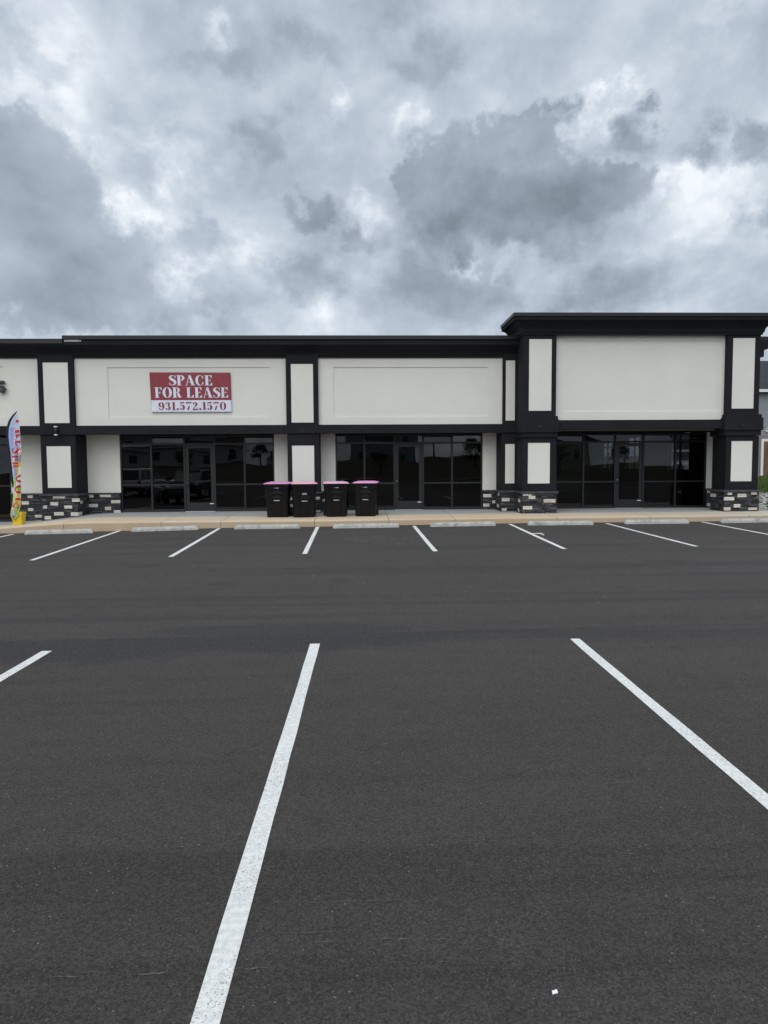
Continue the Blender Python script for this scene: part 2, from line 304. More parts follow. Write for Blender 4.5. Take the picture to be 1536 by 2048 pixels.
def walk_mat():
    mt = bpy.data.materials.new('sidewalk_concrete'); mt.use_nodes = True; mt.node_tree.nodes.clear(); t = NT(mt.node_tree)
    b = t.node('ShaderNodeBsdfPrincipled'); o = t.node('ShaderNodeOutputMaterial'); t.l.new(b.outputs[0], o.inputs[0])
    geo = t.node('ShaderNodeNewGeometry'); P = geo.outputs['Position']
    s = t.node('ShaderNodeSeparateXYZ'); t.put(s.inputs[0], P)
    n = t.noise(t.mapping(P, (0, 0, 0), (0.5, 1.2, 2)), 1.6, 6, 0.65); n2_ = t.noise(P, 12, 5, 0.6); n3_ = t.noise(t.mapping(P, (7, 0, 0), (0.35, 0.35, 1)), 1.0, 4, 0.6)
    g = t.mix(t.smooth(n2_.outputs['Fac'], 0.3, 0.7), (0.315, 0.325, 0.315), (0.385, 0.39, 0.375))
    tan = t.mix(t.smooth(n.outputs['Fac'], 0.3, 0.7), (0.56, 0.40, 0.25), (0.60, 0.49, 0.355))
    tan = t.mix(t.math('MULTIPLY', t.smooth(n2_.outputs['Fac'], 0.4, 0.7), 0.35), tan, (0.60, 0.52, 0.41))
    tan = t.mix(t.math('MULTIPLY', t.smooth(n3_.outputs['Fac'], 0.42, 0.62), 0.45), tan, (0.58, 0.51, 0.41))
    tan = t.mix(t.smooth(s.outputs[0], 6.5, 11.5, 0.0, 0.75), tan, (0.52, 0.47, 0.38))
    edge = t.math('ADD', s.outputs[1], t.math('MULTIPLY', t.math('SUBTRACT', n.outputs['Fac'], 0.5), 0.5))
    c = t.mix(t.smooth(edge, 21.40, 21.62), tan, g)
    # the face of the kerb carries more of the red-clay run-off
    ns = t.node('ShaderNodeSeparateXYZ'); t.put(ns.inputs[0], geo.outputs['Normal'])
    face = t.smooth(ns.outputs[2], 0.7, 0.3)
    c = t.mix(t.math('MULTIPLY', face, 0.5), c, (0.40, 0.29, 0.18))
    t.put(b.inputs['Base Color'], c); b.inputs['Roughness'].default_value = 0.9; b.inputs['Specular IOR Level'].default_value = 0.2
    bu = t.node('ShaderNodeBump'); bu.inputs['Strength'].default_value = 0.5; bu.inputs['Distance'].default_value = 0.006
    t.put(bu.inputs['Height'], t.noise(P, 110, 3, 0.6).outputs['Fac']); t.l.new(bu.outputs[0], b.inputs['Normal'])
    return mt
walkm = walk_mat()

def grass_mat():
    mt = bpy.data.materials.new('grass_turf'); mt.use_nodes = True; mt.node_tree.nodes.clear(); t = NT(mt.node_tree)
    b = t.node('ShaderNodeBsdfPrincipled'); o = t.node('ShaderNodeOutputMaterial'); t.l.new(b.outputs[0], o.inputs[0])
    P = t.node('ShaderNodeNewGeometry').outputs['Position']
    a = t.noise(P, 0.7, 6, 0.65); f = t.noise(P, 14, 6, 0.75)
    c = t.mix(t.smooth(a.outputs['Fac'], 0.3, 0.7), (0.050, 0.075, 0.025), (0.11, 0.135, 0.05))
    c = t.mix(t.smooth(f.outputs['Fac'], 0.55, 0.36), c, (0.025, 0.042, 0.012))
    t.put(b.inputs['Base Color'], c); b.inputs['Roughness'].default_value = 0.95; b.inputs['Specular IOR Level'].default_value = 0.1
    bu = t.node('ShaderNodeBump'); bu.inputs['Strength'].default_value = 1.0; bu.inputs['Distance'].default_value = 0.08
    t.put(bu.inputs['Height'], f.outputs['Fac']); t.l.new(bu.outputs[0], b.inputs['Normal'])
    return mt
grassm = grass_mat()

# ------------------------------------------------------------------ mesh builder
class MB:
    def __init__(s): s.v = []; s.f = []; s.mi = []; s.sm = []
    def add(s, vs, fs, mi=0, smooth=False):
        o = len(s.v); s.v += [tuple(v) for v in vs]
        for k, f in enumerate(fs):
            s.f.append(tuple(i+o for i in f)); s.mi.append(mi if not isinstance(mi, (list, tuple)) else mi[k]); s.sm.append(smooth)
    def box(s, x0, x1, y0, y1, z0, z1, mi=0):
        vs = [(x, y, z) for z in (z0, z1) for y in (y0, y1) for x in (x0, x1)]
        s.add(vs, [(0, 2, 3, 1), (4, 5, 7, 6), (0, 1, 5, 4), (2, 6, 7, 3), (0, 4, 6, 2), (1, 3, 7, 5)], mi)
    def obox(s, c, ax, ay, az_, hx, hy, hz, mi=0):
        vs = []
        for k in (-1, 1):
            for j in (-1, 1):
                for i in (-1, 1): vs.append(Vector(c)+Vector(ax)*hx*i+Vector(ay)*hy*j+Vector(az_)*hz*k)
        s.add(vs, [(0, 2, 3, 1), (4, 5, 7, 6), (0, 1, 5, 4), (2, 6, 7, 3), (0, 4, 6, 2), (1, 3, 7, 5)], mi)
    def tube(s, pts, rad, n=10, mi=0, cap=True, smooth=True):
        pts = [Vector(p) for p in pts]; rings = []
        rads = rad if isinstance(rad, (list, tuple)) else [rad]*len(pts)
        prev = None
        for i, p in enumerate(pts):
            t = (pts[min(i+1, len(pts)-1)]-pts[max(i-1, 0)]).normalized()
            if prev is None: a = t.orthogonal().normalized()
            else: a = (prev-t*prev.dot(t)).normalized()
            prev = a; b = t.cross(a)
            rings.append([p+(a*math.cos(2*math.pi*k/n)+b*math.sin(2*math.pi*k/n))*rads[i] for k in range(n)])
        s.loft(rings, mi, cap, smooth)
    def loft(s, rings, mi=0, cap=True, smooth=False, closed=True):
        n = len(rings[0]); vs = [v for r in rings for v in r]; fs = []
        for i in range(len(rings)-1):
            for k in range(n if closed else n-1):
                k2 = (k+1) % n
                fs.append((i*n+k, i*n+k2, (i+1)*n+k2, (i+1)*n+k))
        s.add(vs, fs, mi, smooth)
        if cap:
            o = len(s.v)-len(vs)
            s.f.append(tuple(o+k for k in range(n-1, -1, -1))); s.mi.append(mi); s.sm.append(False)
            s.f.append(tuple(o+(len(rings)-1)*n+k for k in range(n))); s.mi.append(mi); s.sm.append(False)
    def build(s, name, mats, parent=None, bevel=0.0, world=True):
        me = bpy.data.meshes.new(name)
        off = Vector((0, 0, 0))
        if parent is not None and world:
            p = parent
            while p is not None: off += Vector(p.location); p = p.parent
        me.from_pydata([tuple(Vector(v)-off) for v in s.v], [], s.f)
        if not isinstance(mats, (list, tuple)): mats = [mats]
        for m_ in mats: me.materials.append(m_)
        me.polygons.foreach_set('material_index', s.mi); me.polygons.foreach_set('use_smooth', s.sm)
        me.update()
        bm = bmesh.new(); bm.from_mesh(me); bmesh.ops.recalc_face_normals(bm, faces=bm.faces); bm.to_mesh(me); bm.free()
        o = bpy.data.objects.new(name, me); COL.objects.link(o)
        if parent is not None: o.parent = parent
        if bevel > 0:
            b = o.modifiers.new('bevel', 'BEVEL'); b.width = bevel; b.segments = 2; b.limit_method = 'ANGLE'; b.angle_limit = R(40)
        return o
def tag(o, label=None, cat=None, group=None, kind=None):
    if label: o['label'] = label
    if cat: o['category'] = cat
    if group: o['group'] = group
    if kind: o['kind'] = kind
    return o
def thing(name, label, cat, loc=(0, 0, 0), group=None):
    o = bpy.data.objects.new(name, None); COL.objects.link(o); o.location = loc; o.empty_display_size = 0.2
    return tag(o, label, cat, group)
def kids(o): return [c for c in bpy.data.objects if c.parent == o]
def copy_tree(o, parent=None):
    c = o.copy(); COL.objects.link(c)
    if parent is not None: c.parent = parent
    for k in kids(o): copy_tree(k, c)
    return c

# ------------------------------------------------------------------ levels of the ground
def zk(x): return float(np.interp(x, [-14, -10.02, -6.72, -3.95, -1.2, 4.2, 9.7, 12], [0.0, .044, .084, .143, .16, .204, .206, .22]))
def zf(x, y):
    t = min(max((y-7)/13, 0), 1); return zk(x)*t**1.3
Z20 = ([-14, -10.9, -10, -8.7, -7.6, -1.2, 4, 9.4, 12], [.12, .14, .198, .29, .335, .33, .356, .366, .385])
Z23 = ([-14, -10.9, -9.8, -8.7, -7.7, 4, 12], [.11, .13, .22, .375, .40, .408, .405])
def zw(x, y):
    t = (y-20)/3.2; return float(np.interp(x, *Z20))*(1-t)+float(np.interp(x, *Z23))*t

def sheet(name, xs, ys, zfun, mat, skip=None, kind='structure', smooth=True):
    mb = MB(); nx, ny = len(xs), len(ys)
    vs = [(x, y, zfun(x, y)) for y in ys for x in xs]; fs = []
    for j in range(ny-1):
        for i in range(nx-1):
            if skip and skip((xs[i]+xs[i+1])/2, (ys[j]+ys[j+1])/2): continue
            fs.append((j*nx+i, j*nx+i+1, (j+1)*nx+i+1, (j+1)*nx+i))
    mb.add(vs, fs, 0, smooth); o = mb.build(name, mat); tag(o, kind=kind); return o
xs = [-60, -40, -26, -20, -16]+[x*0.5 for x in range(-28, 29)]+[16, 20, 26, 40, 60]
ys = [-15, -8, 0, 4]+[7+0.5*i for i in range(27)]
sheet('parking_lot', xs, ys, zf, asphalt)
def zt(x, y):
    if y > 19:
        t1 = min(max((y-22)/4, 0), 1); t2 = min(max((y-26)/25, 0), 1)
        b = 0.22+0.5*t1*t1*(3-2*t1)+0.36*t2+max(0, y-60)*0.012
        if x < -20: b = min(b, 0.2+0.3*t2+max(0, y-60)*0.012)
        return b + (0.05*math.sin(x*0.7)*math.sin(y*0.5) if y > 27 else 0)
    if y < -14:
        return max(0, -y-15)*0.0 + (1.7+.9*math.sin(x*.045+1))*min(max((-y-26)/30, 0), 1) - 0.02
    return -0.03
gx = [-600, -300, -150, -90, -60, -40, -30, -27]+[-22, -16, -10, -4, 2, 8, 12.9]+[13.5, 14, 15, 16, 17.5, 19, 21, 24, 28, 33, 38, 45, 60, 90, 150, 300, 600]
gy = [20.06, 21, 22, 22.6, 23.2, 24, 25, 26, 28, 30, 33, 36, 38.2, 41, 45, 50, 60, 80, 120, 200, 400, 900]
sheet('grass_ground', gx, gy, zt, grassm, skip=lambda x, y: (-27 < x < 12.9 and y < 38.2) or (x < 13.5 and y < 22.6))
fieldm = material('dry_field', (0.060, 0.062, 0.034), .95, .1, .35, .25, stretch=(.4, 1, 1), dirt=((0.10, 0.09, 0.06), .12, .7))
sheet('grass_bank', [-600, -200, -80, -40, -20, 0, 20, 40, 80, 200, 600], [-900, -300, -120, -80, -56, -48, -40, -32, -26, -22, -15], zt, fieldm)
for sgn in (-1, 1):
    sheet('grass_verge', sorted([sgn*600, sgn*200, sgn*60]), [-15, 0, 20.06], lambda x, y: -0.02, grassm)
rb = MB(); rb.box(-300, 300, -25, -18, -0.3, 0.02); tag(rb.build('road', asphalt), kind='structure')

# ------------------------------------------------------------------ painted bay lines
def line(pts, wd, label=None):
    mb = MB(); L = []
    n = 14
    (x0, y0), (x1, y1) = pts[0], pts[-1]
    for i in range(n+1):
        t = i/n; x = x0+(x1-x0)*t; y = y0+(y1-y0)*t
        jl = random.uniform(-.003, .003); jr = random.uniform(-.003, .003)
        L += [(x-wd/2+jl, y, zf(x, y)+0.004), (x+wd/2+jr, y, zf(x, y)+0.004)]
    mb.add(L, [(2*i, 2*i+1, 2*i+3, 2*i+2) for i in range(n)], 0)
    o = mb.build('parking_line', paint); tag(o, label=label, kind='structure'); return o
for p0, p1 in (((-0.545, 1.6), (-0.49, 7.395)), ((2.22, 1.6), (2.288, 7.446)), ((-3.24, 1.6), (-3.214, 7.26)), ((-5.95, 1.5), (-5.93, 7.2)), ((-8.7, 1.4), (-8.68, 7.1)), ((-11.4, 1.4), (-11.4, 7.0)), ((-14.15, 1.4), (-14.15, 7.0)), ((4.98, 1.6), (5.03, 7.5)), ((7.7, 1.6), (7.76, 7.5))):
    line([p0, p1], 0.102)
for x0, y0, x1, y1 in ((-9.42, 14.1, -9.51, 19.7), (-6.5, 14.15, -6.742, 20.0), (-3.81, 14.26, -3.94, 19.86), (-1.145, 14.44, -1.205, 19.86), (1.54, 14.55, 1.488, 19.7), (4.26, 14.64, 4.19, 19.75), (7.15, 14.82, 6.91, 19.69), (9.95, 14.9, 9.716, 19.85), (12.65, 15.0, 12.5, 19.85), (-12.3, 14.1, -12.3, 19.7)):
    line([(x0, y0), (x1, y1)], 0.098)

# ------------------------------------------------------------------ sidewalk with kerb
def sidewalk():
    mb = MB()
    joints = [-20, -17, -14.2, -11.2, -8.27, -5.58, -3.92, -1.3, 0.8, 2.68, 5.6, 8.3, 11.2, 14.5]
    xs_ = sorted(set([-20+0.5*i for i in range(70)]))
    top_y = [20.0, 20.03, 20.06, 20.5, 21, 21.5, 22, 22.6, 23.3]
    # slabs between joints, 8 mm gaps
    for a, b in zip(joints[:-1], joints[1:]):
        xx = [a+0.006]+[x for x in xs_ if a+0.02 < x < b-0.02]+[b-0.006]
        for (ya, yb) in ((20.0, 21.56), (21.568, 23.3)):
            yy = [ya]+([20.012, 20.035] if ya == 20.0 else [])+[y for y in (20.6, 21.0, 22.0, 22.6) if ya+.05 < y < yb]+[yb]
            def Z(x, y):
                z = zw(x, y)
                if y == 20.0: z -= 0.030
                if y == 20.012: z -= 0.009
                return z
            n = len(xx); vs = [(x, y, Z(x, y)) for y in yy for x in xx]
            fs = [(j*n+i, j*n+i+1, (j+1)*n+i+1, (j+1)*n+i) for j in range(len(yy)-1) for i in range(n-1)]
            mb.add(vs, fs, 0, False)
            lo = [(x, ya, -0.3) for x in xx]; o = len(mb.v); mb.add(lo+[(x, ya, Z(x, ya)) for x in xx], [(i, i+1, n+i+1, n+i) for i in range(n-1)], 0)
            for xe in (xx[0], xx[-1]):
                mb.add([(xe, ya, -.3), (xe, yb, -.3), (xe, yb, Z(xe, yb)), (xe, ya, Z(xe, ya))], [(0, 1, 2, 3)], 0)
    n = len(xs_)
    mb.add([(x, y, zw(x, y)-0.03) for y in (20.01, 23.3) for x in xs_], [(i, i+1, n+i+1, n+i) for i in range(n-1)], 1)
    o = mb.build('sidewalk', [walkm, mortar]); tag(o, kind='structure')
sidewalk()

# ------------------------------------------------------------------ the strip mall
mall = thing('strip_mall', 'low cream and black retail building with dark glass storefronts and a taller right bay', 'building', (0, 23.2, 0.4))
YW = 23.2
def P(name, mb, mats, parent=mall, **k): return mb.build(name, mats, parent, **k)

XR = 12.9
# roof, side and back walls, floor
b = MB(); b.box(-27, XR, 22.5, 38.0, 5.25, 5.45); P('roof', b, mortar)
b = MB(); b.box(-27, -26.8, 23.3, 38.0, 0, 5.3); P('side_wall', b, stucco)
b = MB(); b.box(-27, XR, 38.0, 38.2, 0, 5.6); P('back_wall', b, stucco)
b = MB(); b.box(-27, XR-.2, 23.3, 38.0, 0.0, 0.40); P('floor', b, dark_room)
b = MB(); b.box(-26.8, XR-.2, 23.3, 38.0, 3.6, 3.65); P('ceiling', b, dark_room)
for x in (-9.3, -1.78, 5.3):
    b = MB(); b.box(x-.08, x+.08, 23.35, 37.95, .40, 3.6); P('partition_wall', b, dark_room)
# right side wall with windows
sw = [(27.1, 29.0), (31.9, 33.7), (35.6, 37.2)]
b = MB()
b.box(XR-.2, XR, 23.3, sw[0][0], 0, 5.3); b.box(XR-.2, XR, sw[0][1], sw[1][0], 0, 5.3); b.box(XR-.2, XR, sw[1][1], sw[2][0], 0, 5.3); b.box(XR-.2, XR, sw[2][1], 38.0, 0, 5.3)
for a, c in sw:
    b.box(XR-.2, XR, a, c, 0, 1.55); b.box(XR-.2, XR, a, c, 3.15, 5.3)
P('side_wall', b, stucco)
for a, c in sw:
    f = MB(); mid = (a+c)/2
    for yy in (a+.04, mid, c-.04): f.box(XR-.13, XR-.07, yy-.04, yy+.04, 1.55, 3.15)
    for zz in (1.59, 2.72, 3.11): f.box(XR-.125, XR-.075, a, c, zz-.04, zz+.04)
    fo = P('window_frame', f, frame_m)
    g = MB(); g.box(XR-.105, XR-.095, a, c, 1.55, 3.15); g.build('pane', cglass, fo)

# storefronts
def storefront(edges, door_i, z0=0.41, first=False):
    zt_, zb, zm = 2.875, 2.595, 1.28
    f = MB(); w2 = 0.03
    X0, X1 = edges[0], edges[-1]
    y0, y1 = YW+0.02, YW+0.13
    for i, x in enumerate(edges):
        a = x-w2; c = x+w2
        if i == 0: a, c = x, x+0.05
        if i == len(edges)-1: a, c = x-0.05, x
        f.box(a, c, y0, y1, z0-.3, zt_)
    f.box(X0+.05, X1-.05, y0+.002, y1, zt_-0.06, zt_-.001)
    for i in range(len(edges)-1):
        a = edges[i]+(0.05 if i == 0 else w2); c = edges[i+1]-(0.05 if i == len(edges)-2 else w2)
        f.box(a, c, y0+.002, y1, zb-.03, zb+.03)
        if i != door_i:
            f.box(a, c, y0+.002, y1, zm-.024, zm+.024)
            f.box(a, c, y0+.002, y1, z0-.3, z0+.07)
    fo = P('window_frame', f, frame_m, bevel=0.004)
    yg = YW+0.07
    def pane(x0, x1, z0_, z1_, par):
        t0, t1 = random.uniform(-.004, .004), random.uniform(-.003, .003); g = MB()
        q = [(x0, yg-t0-t1, z0_), (x1, yg+t0-t1, z0_), (x1, yg+t0+t1, z1_), (x0, yg-t0+t1, z1_)]
        g.add(q+[(x, y+.006, z) for x, y, z in q], [(0, 1, 2, 3), (7, 6, 5, 4), (0, 4, 5, 1), (1, 5, 6, 2), (2, 6, 7, 3), (3, 7, 4, 0)]); g.build('pane', glass, par)
    for i in range(len(edges)-1):
        a = edges[i]+0.03; c = edges[i+1]-0.03
        pane(a, c, zb+.03, zt_-.06, fo)
        if i != door_i:
            pane(a, c, zm+.024, zb-.03, fo)
            pane(a, c, z0+.07, zm-.024, fo)
    a = edges[door_i]+0.035; c = edges[door_i+1]-0.035
    yd0, yd1 = YW+0.045, YW+0.095; dz = z0+0.012; top = zb-0.036
    dm = MB()
    dm.box(a, a+.10, yd0, yd1, dz, top); dm.box(c-.10, c, yd0, yd1, dz, top)
    dm.box(a+.10, c-.10, yd0+.001, yd1, top-.10, top); dm.box(a+.10, c-.10, yd0+.001, yd1, dz, dz+.27)
    do = P('door', dm, frame_m, bevel=0.003)
    g = MB(); g.box(a+.10, c-.10, yd0+.02, yd0+.028, dz+.27, top-.10); g.build('door_glass', glass, do)
    h = MB(); hx = a+0.055
    h.tube([(hx, yd0-.002, 1.47), (hx, yd0-.055, 1.47), (hx+.01, yd0-.06, 1.46), (hx+.01, yd0-.06, 1.22), (hx, yd0-.055, 1.21), (hx, yd0-.002, 1.21)], 0.011, 8); h.build('door_handle', frame_m, do)
    k = MB(); k.tube([(hx, yd0+.002, 1.345), (hx, yd0-.012, 1.345)], 0.02, 12); k.build('lock_cylinder', alum, do)
    s = MB(); s.box(c-.15, c-.02, yd0-.002, yd0, dz+.225, dz+.25); s.build('sticker', white_label, do)
    th = MB(); th.box(a-.03, c+.03, YW-.03, YW+.12, z0-.02, z0+.008); P('threshold', th, alum)
    return fo
SF1 = [-7.73, -6.74, -5.68, -4.71, -3.745, -2.78]
SF2 = [-.80, .14, 1.12, 2.06, 3.01, 4.013]
SF3 = [6.41, 7.36, 8.42, 9.36, 10.44, 11.47]
SF0 = [x-8.42 for x in (-7.73+.05, -6.74, -5.68, -4.71, -3.745, -2.78)]
storefront(SF0, 2, 0.12); storefront(SF1, 2); storefront(SF2, 2); storefront(SF3, 2, 0.405)
SFm = [x-14.9 for x in SF1]; storefront(SFm, 2, 0.12)

# stone veneer --------------------------------------------------------------
def stone_face(mb, org, u, nrm, wd, z0, z1, whites=(), skip_below=None):
    u = Vector(u); nrm = Vector(nrm); org = Vector(org); up_ = Vector((0, 0, 1))
    for (a, c, za, zb) in whites:
        za = max(za, z0); rows = 2; h = (zb-za)/rows
        for r_ in range(rows):
            cuts = [a, c] if (c-a) < 0.3 or r_ else [a, a+(c-a)*random.uniform(.4, .6), c]
            for p_, q_ in zip(cuts[:-1], cuts[1:]):
                dp = random.uniform(.020, .030)
                mb.obox(org+u*(p_+q_)/2+nrm*dp/2+up_*(za+h*(r_+.5)), u, nrm, up_, (q_-p_)/2-.003, dp/2+.01, h/2-.003, 4+random.choice((0, 0, 2, 1)))
    z = z0
    while z < z1-.008:
        h = min(random.choice((.022, .028, .034, .04)), z1-z)
        x = -random.uniform(0, .1)
        while x < wd-.004:
            l = random.uniform(.09, .34); a = max(x, 0); c = min(x+l, wd); x += l
            if c-a < .012: continue
            segs = [(a, c)]
            for (wa, wc, za, zb) in whites:
                if z+h > za+.004 and z < zb-.004:
                    ns = []
                    for (p_, q_) in segs:
                        if q_ <= wa or p_ >= wc: ns.append((p_, q_))
                        else:
                            if p_ < wa: ns.append((p_, wa))
                            if q_ > wc: ns.append((wc, q_))
                    segs = ns
            for (p_, q_) in segs:
                if q_-p_ < .01: continue
                dp = random.uniform(.004, .032)
                mb.obox(org+u*(p_+q_)/2+nrm*dp/2+up_*(z+h/2), u, nrm, up_, (q_-p_)/2-.0015, dp/2+.01, h/2-.0012, random.choice((0, 0, 0, 1, 1, 2, 2, 3, 3)))
        z += h
STONE = stone_d+stone_w
ZS, ZL0, ZL1 = 0.05, 0.985, 1.04
def ws(lst, x0): return [(a-x0, c-x0, z0, z1) for (a, c, z0, z1) in lst]
def wall_piece(x0, x1, whites, zlo=ZS):
    """recessed storefront wall between two openings: stucco above, stone below"""
    b = MB(); b.box(x0, x1, YW, YW+.15, ZL1, 2.9); P('wall', b, stucco_low)
    s = MB(); s.box(x0, x1, YW-.045, YW+.15, -.1, ZL0, 7)
    stone_face(s, (x0, YW-.045, 0), (1, 0, 0), (0, -1, 0), x1-x0, zlo, ZL0, ws(whites, x0))
    so_ = P('stone_base', s, STONE+[mortar])
    l = MB(); l.box(x0, x1, YW-.10, YW+.01, ZL0, ZL1); l.build('ledge', capstone, so_, bevel=.006)
WL1 = [(-8.9, -8.58, 0.89, 0.98), (-8.38, -8.03, 0.9, 0.98), (-8.03, -7.735, 0.7, 0.8), (-8.78, -8.45, 0.58, 0.69), (-8.23, -8.03, 0.48, 0.59), (-7.95, -7.735, 0.37, 0.48)]
WL0 = [(-10.67, -10.5, 0.89, 0.98), (-10.87, -10.63, 0.68, 0.79), (-10.67, -10.5, 0.47, 0.57), (-10.46, -10.19, 0.26, 0.35)]
WL2 = [(4.02, 4.29, 0.8, 0.91), (4.32, 4.49, 0.6, 0.7), (4.02, 4.23, 0.5, 0.6)]
wall_piece(SF0[-1], -9.6, WL0); wall_piece(-9.0, SF1[0], WL1)
wall_piece(SF1[-1], -2.1, [(-2.7, -2.45, .7, .8), (-2.4, -2.2, .45, .55)]); wall_piece(-1.45, SF2[0], [(-1.28, -1.15, 0.7, 0.79), (-1.1, -.85, .5, .6)])
wall_piece(SF2[-1], 5.2, WL2); wall_piece(5.7, SF3[0], [(6.0, 6.3, .6, .7)]); wall_piece(SF3[-1], 12.7, [(11.48, 11.64, 0.89, .98), (11.48, 11.64, 0.45, 0.56)])
wall_piece(SFm[-1], SF0[0], [(-17.4, -17.1, .6, .7)]); wall_piece(-26.9, SFm[0], [(-25, -24.7, .5, .6)])
b = MB(); b.box(-26.9, XR-.1, YW+.0, YW+.15, 2.9, 5.2); P('upper_wall', b, mortar)

# lower columns ------------------------------------------------------------------
def framed(b, x0, x1, yf, z0, z1, px0, px1, pz0, pz1, yb, proud=.02):
    """a black box column whose front carries a proud black frame round a cream panel"""
    b.box(x0, x1, yf+proud, yb, z0, z1)
    b.box(x0, px0, yf, yf+proud, z0, z1); b.box(px1, x1, yf, yf+proud, z0, z1)
    b.box(px0, px1, yf, yf+proud, pz1, z1); b.box(px0, px1, yf, yf+proud, z0, pz0)
def column(x0, x1, px0, px1, yf, ztop, whites, side_l=(), side_r=(), pz=(1.29, 2.51), yb=YW, free=False):
    b = MB(); framed(b, x0, x1, yf, ZL1, ztop, px0, px1, pz[0], pz[1], yb)
    c = P('column', b, black, bevel=.003)
    p_ = MB(); p_.box(px0, px1, yf+.008, yf+.022, pz[0], pz[1]); p_.build('panel', stucco, c)
    s = MB(); ys_ = yf-.02
    s.box(x0-.01, x1+.01, ys_, yb, -.1, ZL0, 7)
    stone_face(s, (x0-.03, ys_, 0), (1, 0, 0), (0, -1, 0), x1-x0+.06, ZS, ZL0, ws(whites, x0-.03))
    stone_face(s, (x0-.01, yb, 0), (0, -1, 0), (-1, 0, 0), yb-ys_, ZS, ZL0, side_l)
    stone_face(s, (x1+.01, ys_, 0), (0, 1, 0), (1, 0, 0), yb-ys_, ZS, ZL0, side_r)
    so_ = s.build('stone_base', STONE+[mortar], c)
    l = MB(); l.box(x0-.08, x1+.08, ys_-.07, yb+(.07 if free else -.1), ZL0, ZL1+.01); l.build('ledge', capstone, c, bevel=.008)
    return c
CW1 = [(-9.5, -9.12, 0.91, 0.98), (-8.92, -8.68, 0.8, 0.91), (-9.58, -9.34, 0.69, 0.8), (-9.8, -9.68, 0.6, 0.7), (-9.16, -8.92, 0.59, 0.69), (-9.48, -9.18, 0.38, 0.49), (-8.97, -8.74, 0.36, 0.48), (-9.77, -9.57, 0.26, 0.37)]
column(-9.83, -8.77, -9.66, -8.93, 22.3, 2.87, CW1, side_r=[(.0, .25, .36, .48), (.12, .32, .72, .82)], pz=(1.235, 2.52))
column(-2.26, -1.27, -2.117, -1.432, 22.3, 2.87, [(-2.27, -2.08, 0.8, 0.9), (-2.28, -2.09, 0.58, 0.68), (-1.43, -1.27, 0.81, 0.9), (-1.42, -1.25, 0.41, 0.48), (-1.9, -1.65, .7, .8)], pz=(1.29, 2.50))
column(4.46, 5.0, 4.573, 4.870, 22.3, 2.87, [(4.46, 4.71, 0.71, 0.82), (4.46, 4.62, 0.41, 0.49)], side_l=[(.55, .75, .88, .98), (.4, .65, .5, .61)], pz=(1.275, 2.515))
column(-17.4, -16.35, -17.22, -16.53, 22.3, 2.87, [(-17.2, -16.9, .7, .8)], pz=(1.24, 2.52))
TW1 = [(4.92, 5.2, 0.92, .98), (5.1, 5.31, 0.82, 0.92), (5.56, 5.93, 0.71, 0.82), (4.93, 5.22, 0.5, 0.61)]
TW2 = [(11.24, 11.38, 0.9, .98), (11.55, 11.83, 0.83, 0.94), (11.14, 11.45, 0.73, 0.84), (11.97, 12.15, 0.9, .98), (11.44, 11.65, 0.51, 0.62), (11.14, 11.35, 0.42, 0.52), (11.90, 12.18, 0.43, 0.51)]
column(4.935, 5.93, 5.085, 5.757, 21.42, 2.70, TW1, side_l=[(1.35, 1.6, .71, .82), (1.3, 1.5, .41, .51)], pz=(1.29, 2.52))
column(11.185, 12.2, 11.35, 12.005, 21.42, 2.70, TW2, side_l=[(.02, .35, .81, .92)], pz=(1.315, 2.545), yb=22.26, free=True)

# upper pilasters ------------------------------------------------------------------
def pilaster(x0, x1, px0, px1, yf, z0, z1, pz0, pz1, yb):
    b = MB(); framed(b, x0, x1, yf, z0, z1, px0, px1, pz0, pz1, yb)
    c = P('pilaster', b, black, bevel=.003)
    p_ = MB(); p_.box(px0, px1, yf+.008, yf+.022, pz0, pz1); p_.build('panel', stucco, c); return c
pilaster(-9.853, -8.78, -9.695, -8.938, 22.33, 3.07, 5.3, 3.23, 5.075, 22.6)
pilaster(-2.281, -1.283, -2.123, -1.438, 22.33, 3.07, 5.3, 3.215, 5.02, 22.6)
pilaster(4.5, 5.0, 4.585, 4.876, 22.33, 3.07, 5.3, 3.25, 5.12, 22.6)
pilaster(-17.4, -16.35, -17.24, -16.5, 22.33, 3.07, 5.3, 3.23, 5.075, 22.6)

# upper fascia walls with a recessed rectangle each
def fascia(x0, x1, z0, z1, rx0, rx1, rz0, rz1, y, yb):
    b = MB(); rc = .026
    b.box(x0, rx0, y, yb, z0, z1); b.box(rx1, x1, y, yb, z0, z1); b.box(rx0, rx1, y, yb, z0, rz0); b.box(rx0, rx1, y, yb, rz1, z1)
    b.box(rx0, rx1, y+rc, yb, rz0, rz1); P('fascia_wall', b, stucco)
fascia(-8.78, -2.281, 3.12, 5.3, -7.78, -2.785, 3.40, 4.94, 22.45, 22.6)
fascia(-1.283, 4.5, 3.12, 5.3, -.813, 4.042, 3.392, 4.933, 22.45, 22.6)
fascia(-16.35, -9.853, 3.12, 5.3, -15.35, -10.94, 3.41, 4.97, 22.45, 22.6)
fascia(-26.9, -17.4, 3.12, 5.3, -24, -19, 3.41, 4.97, 22.45, 22.6)
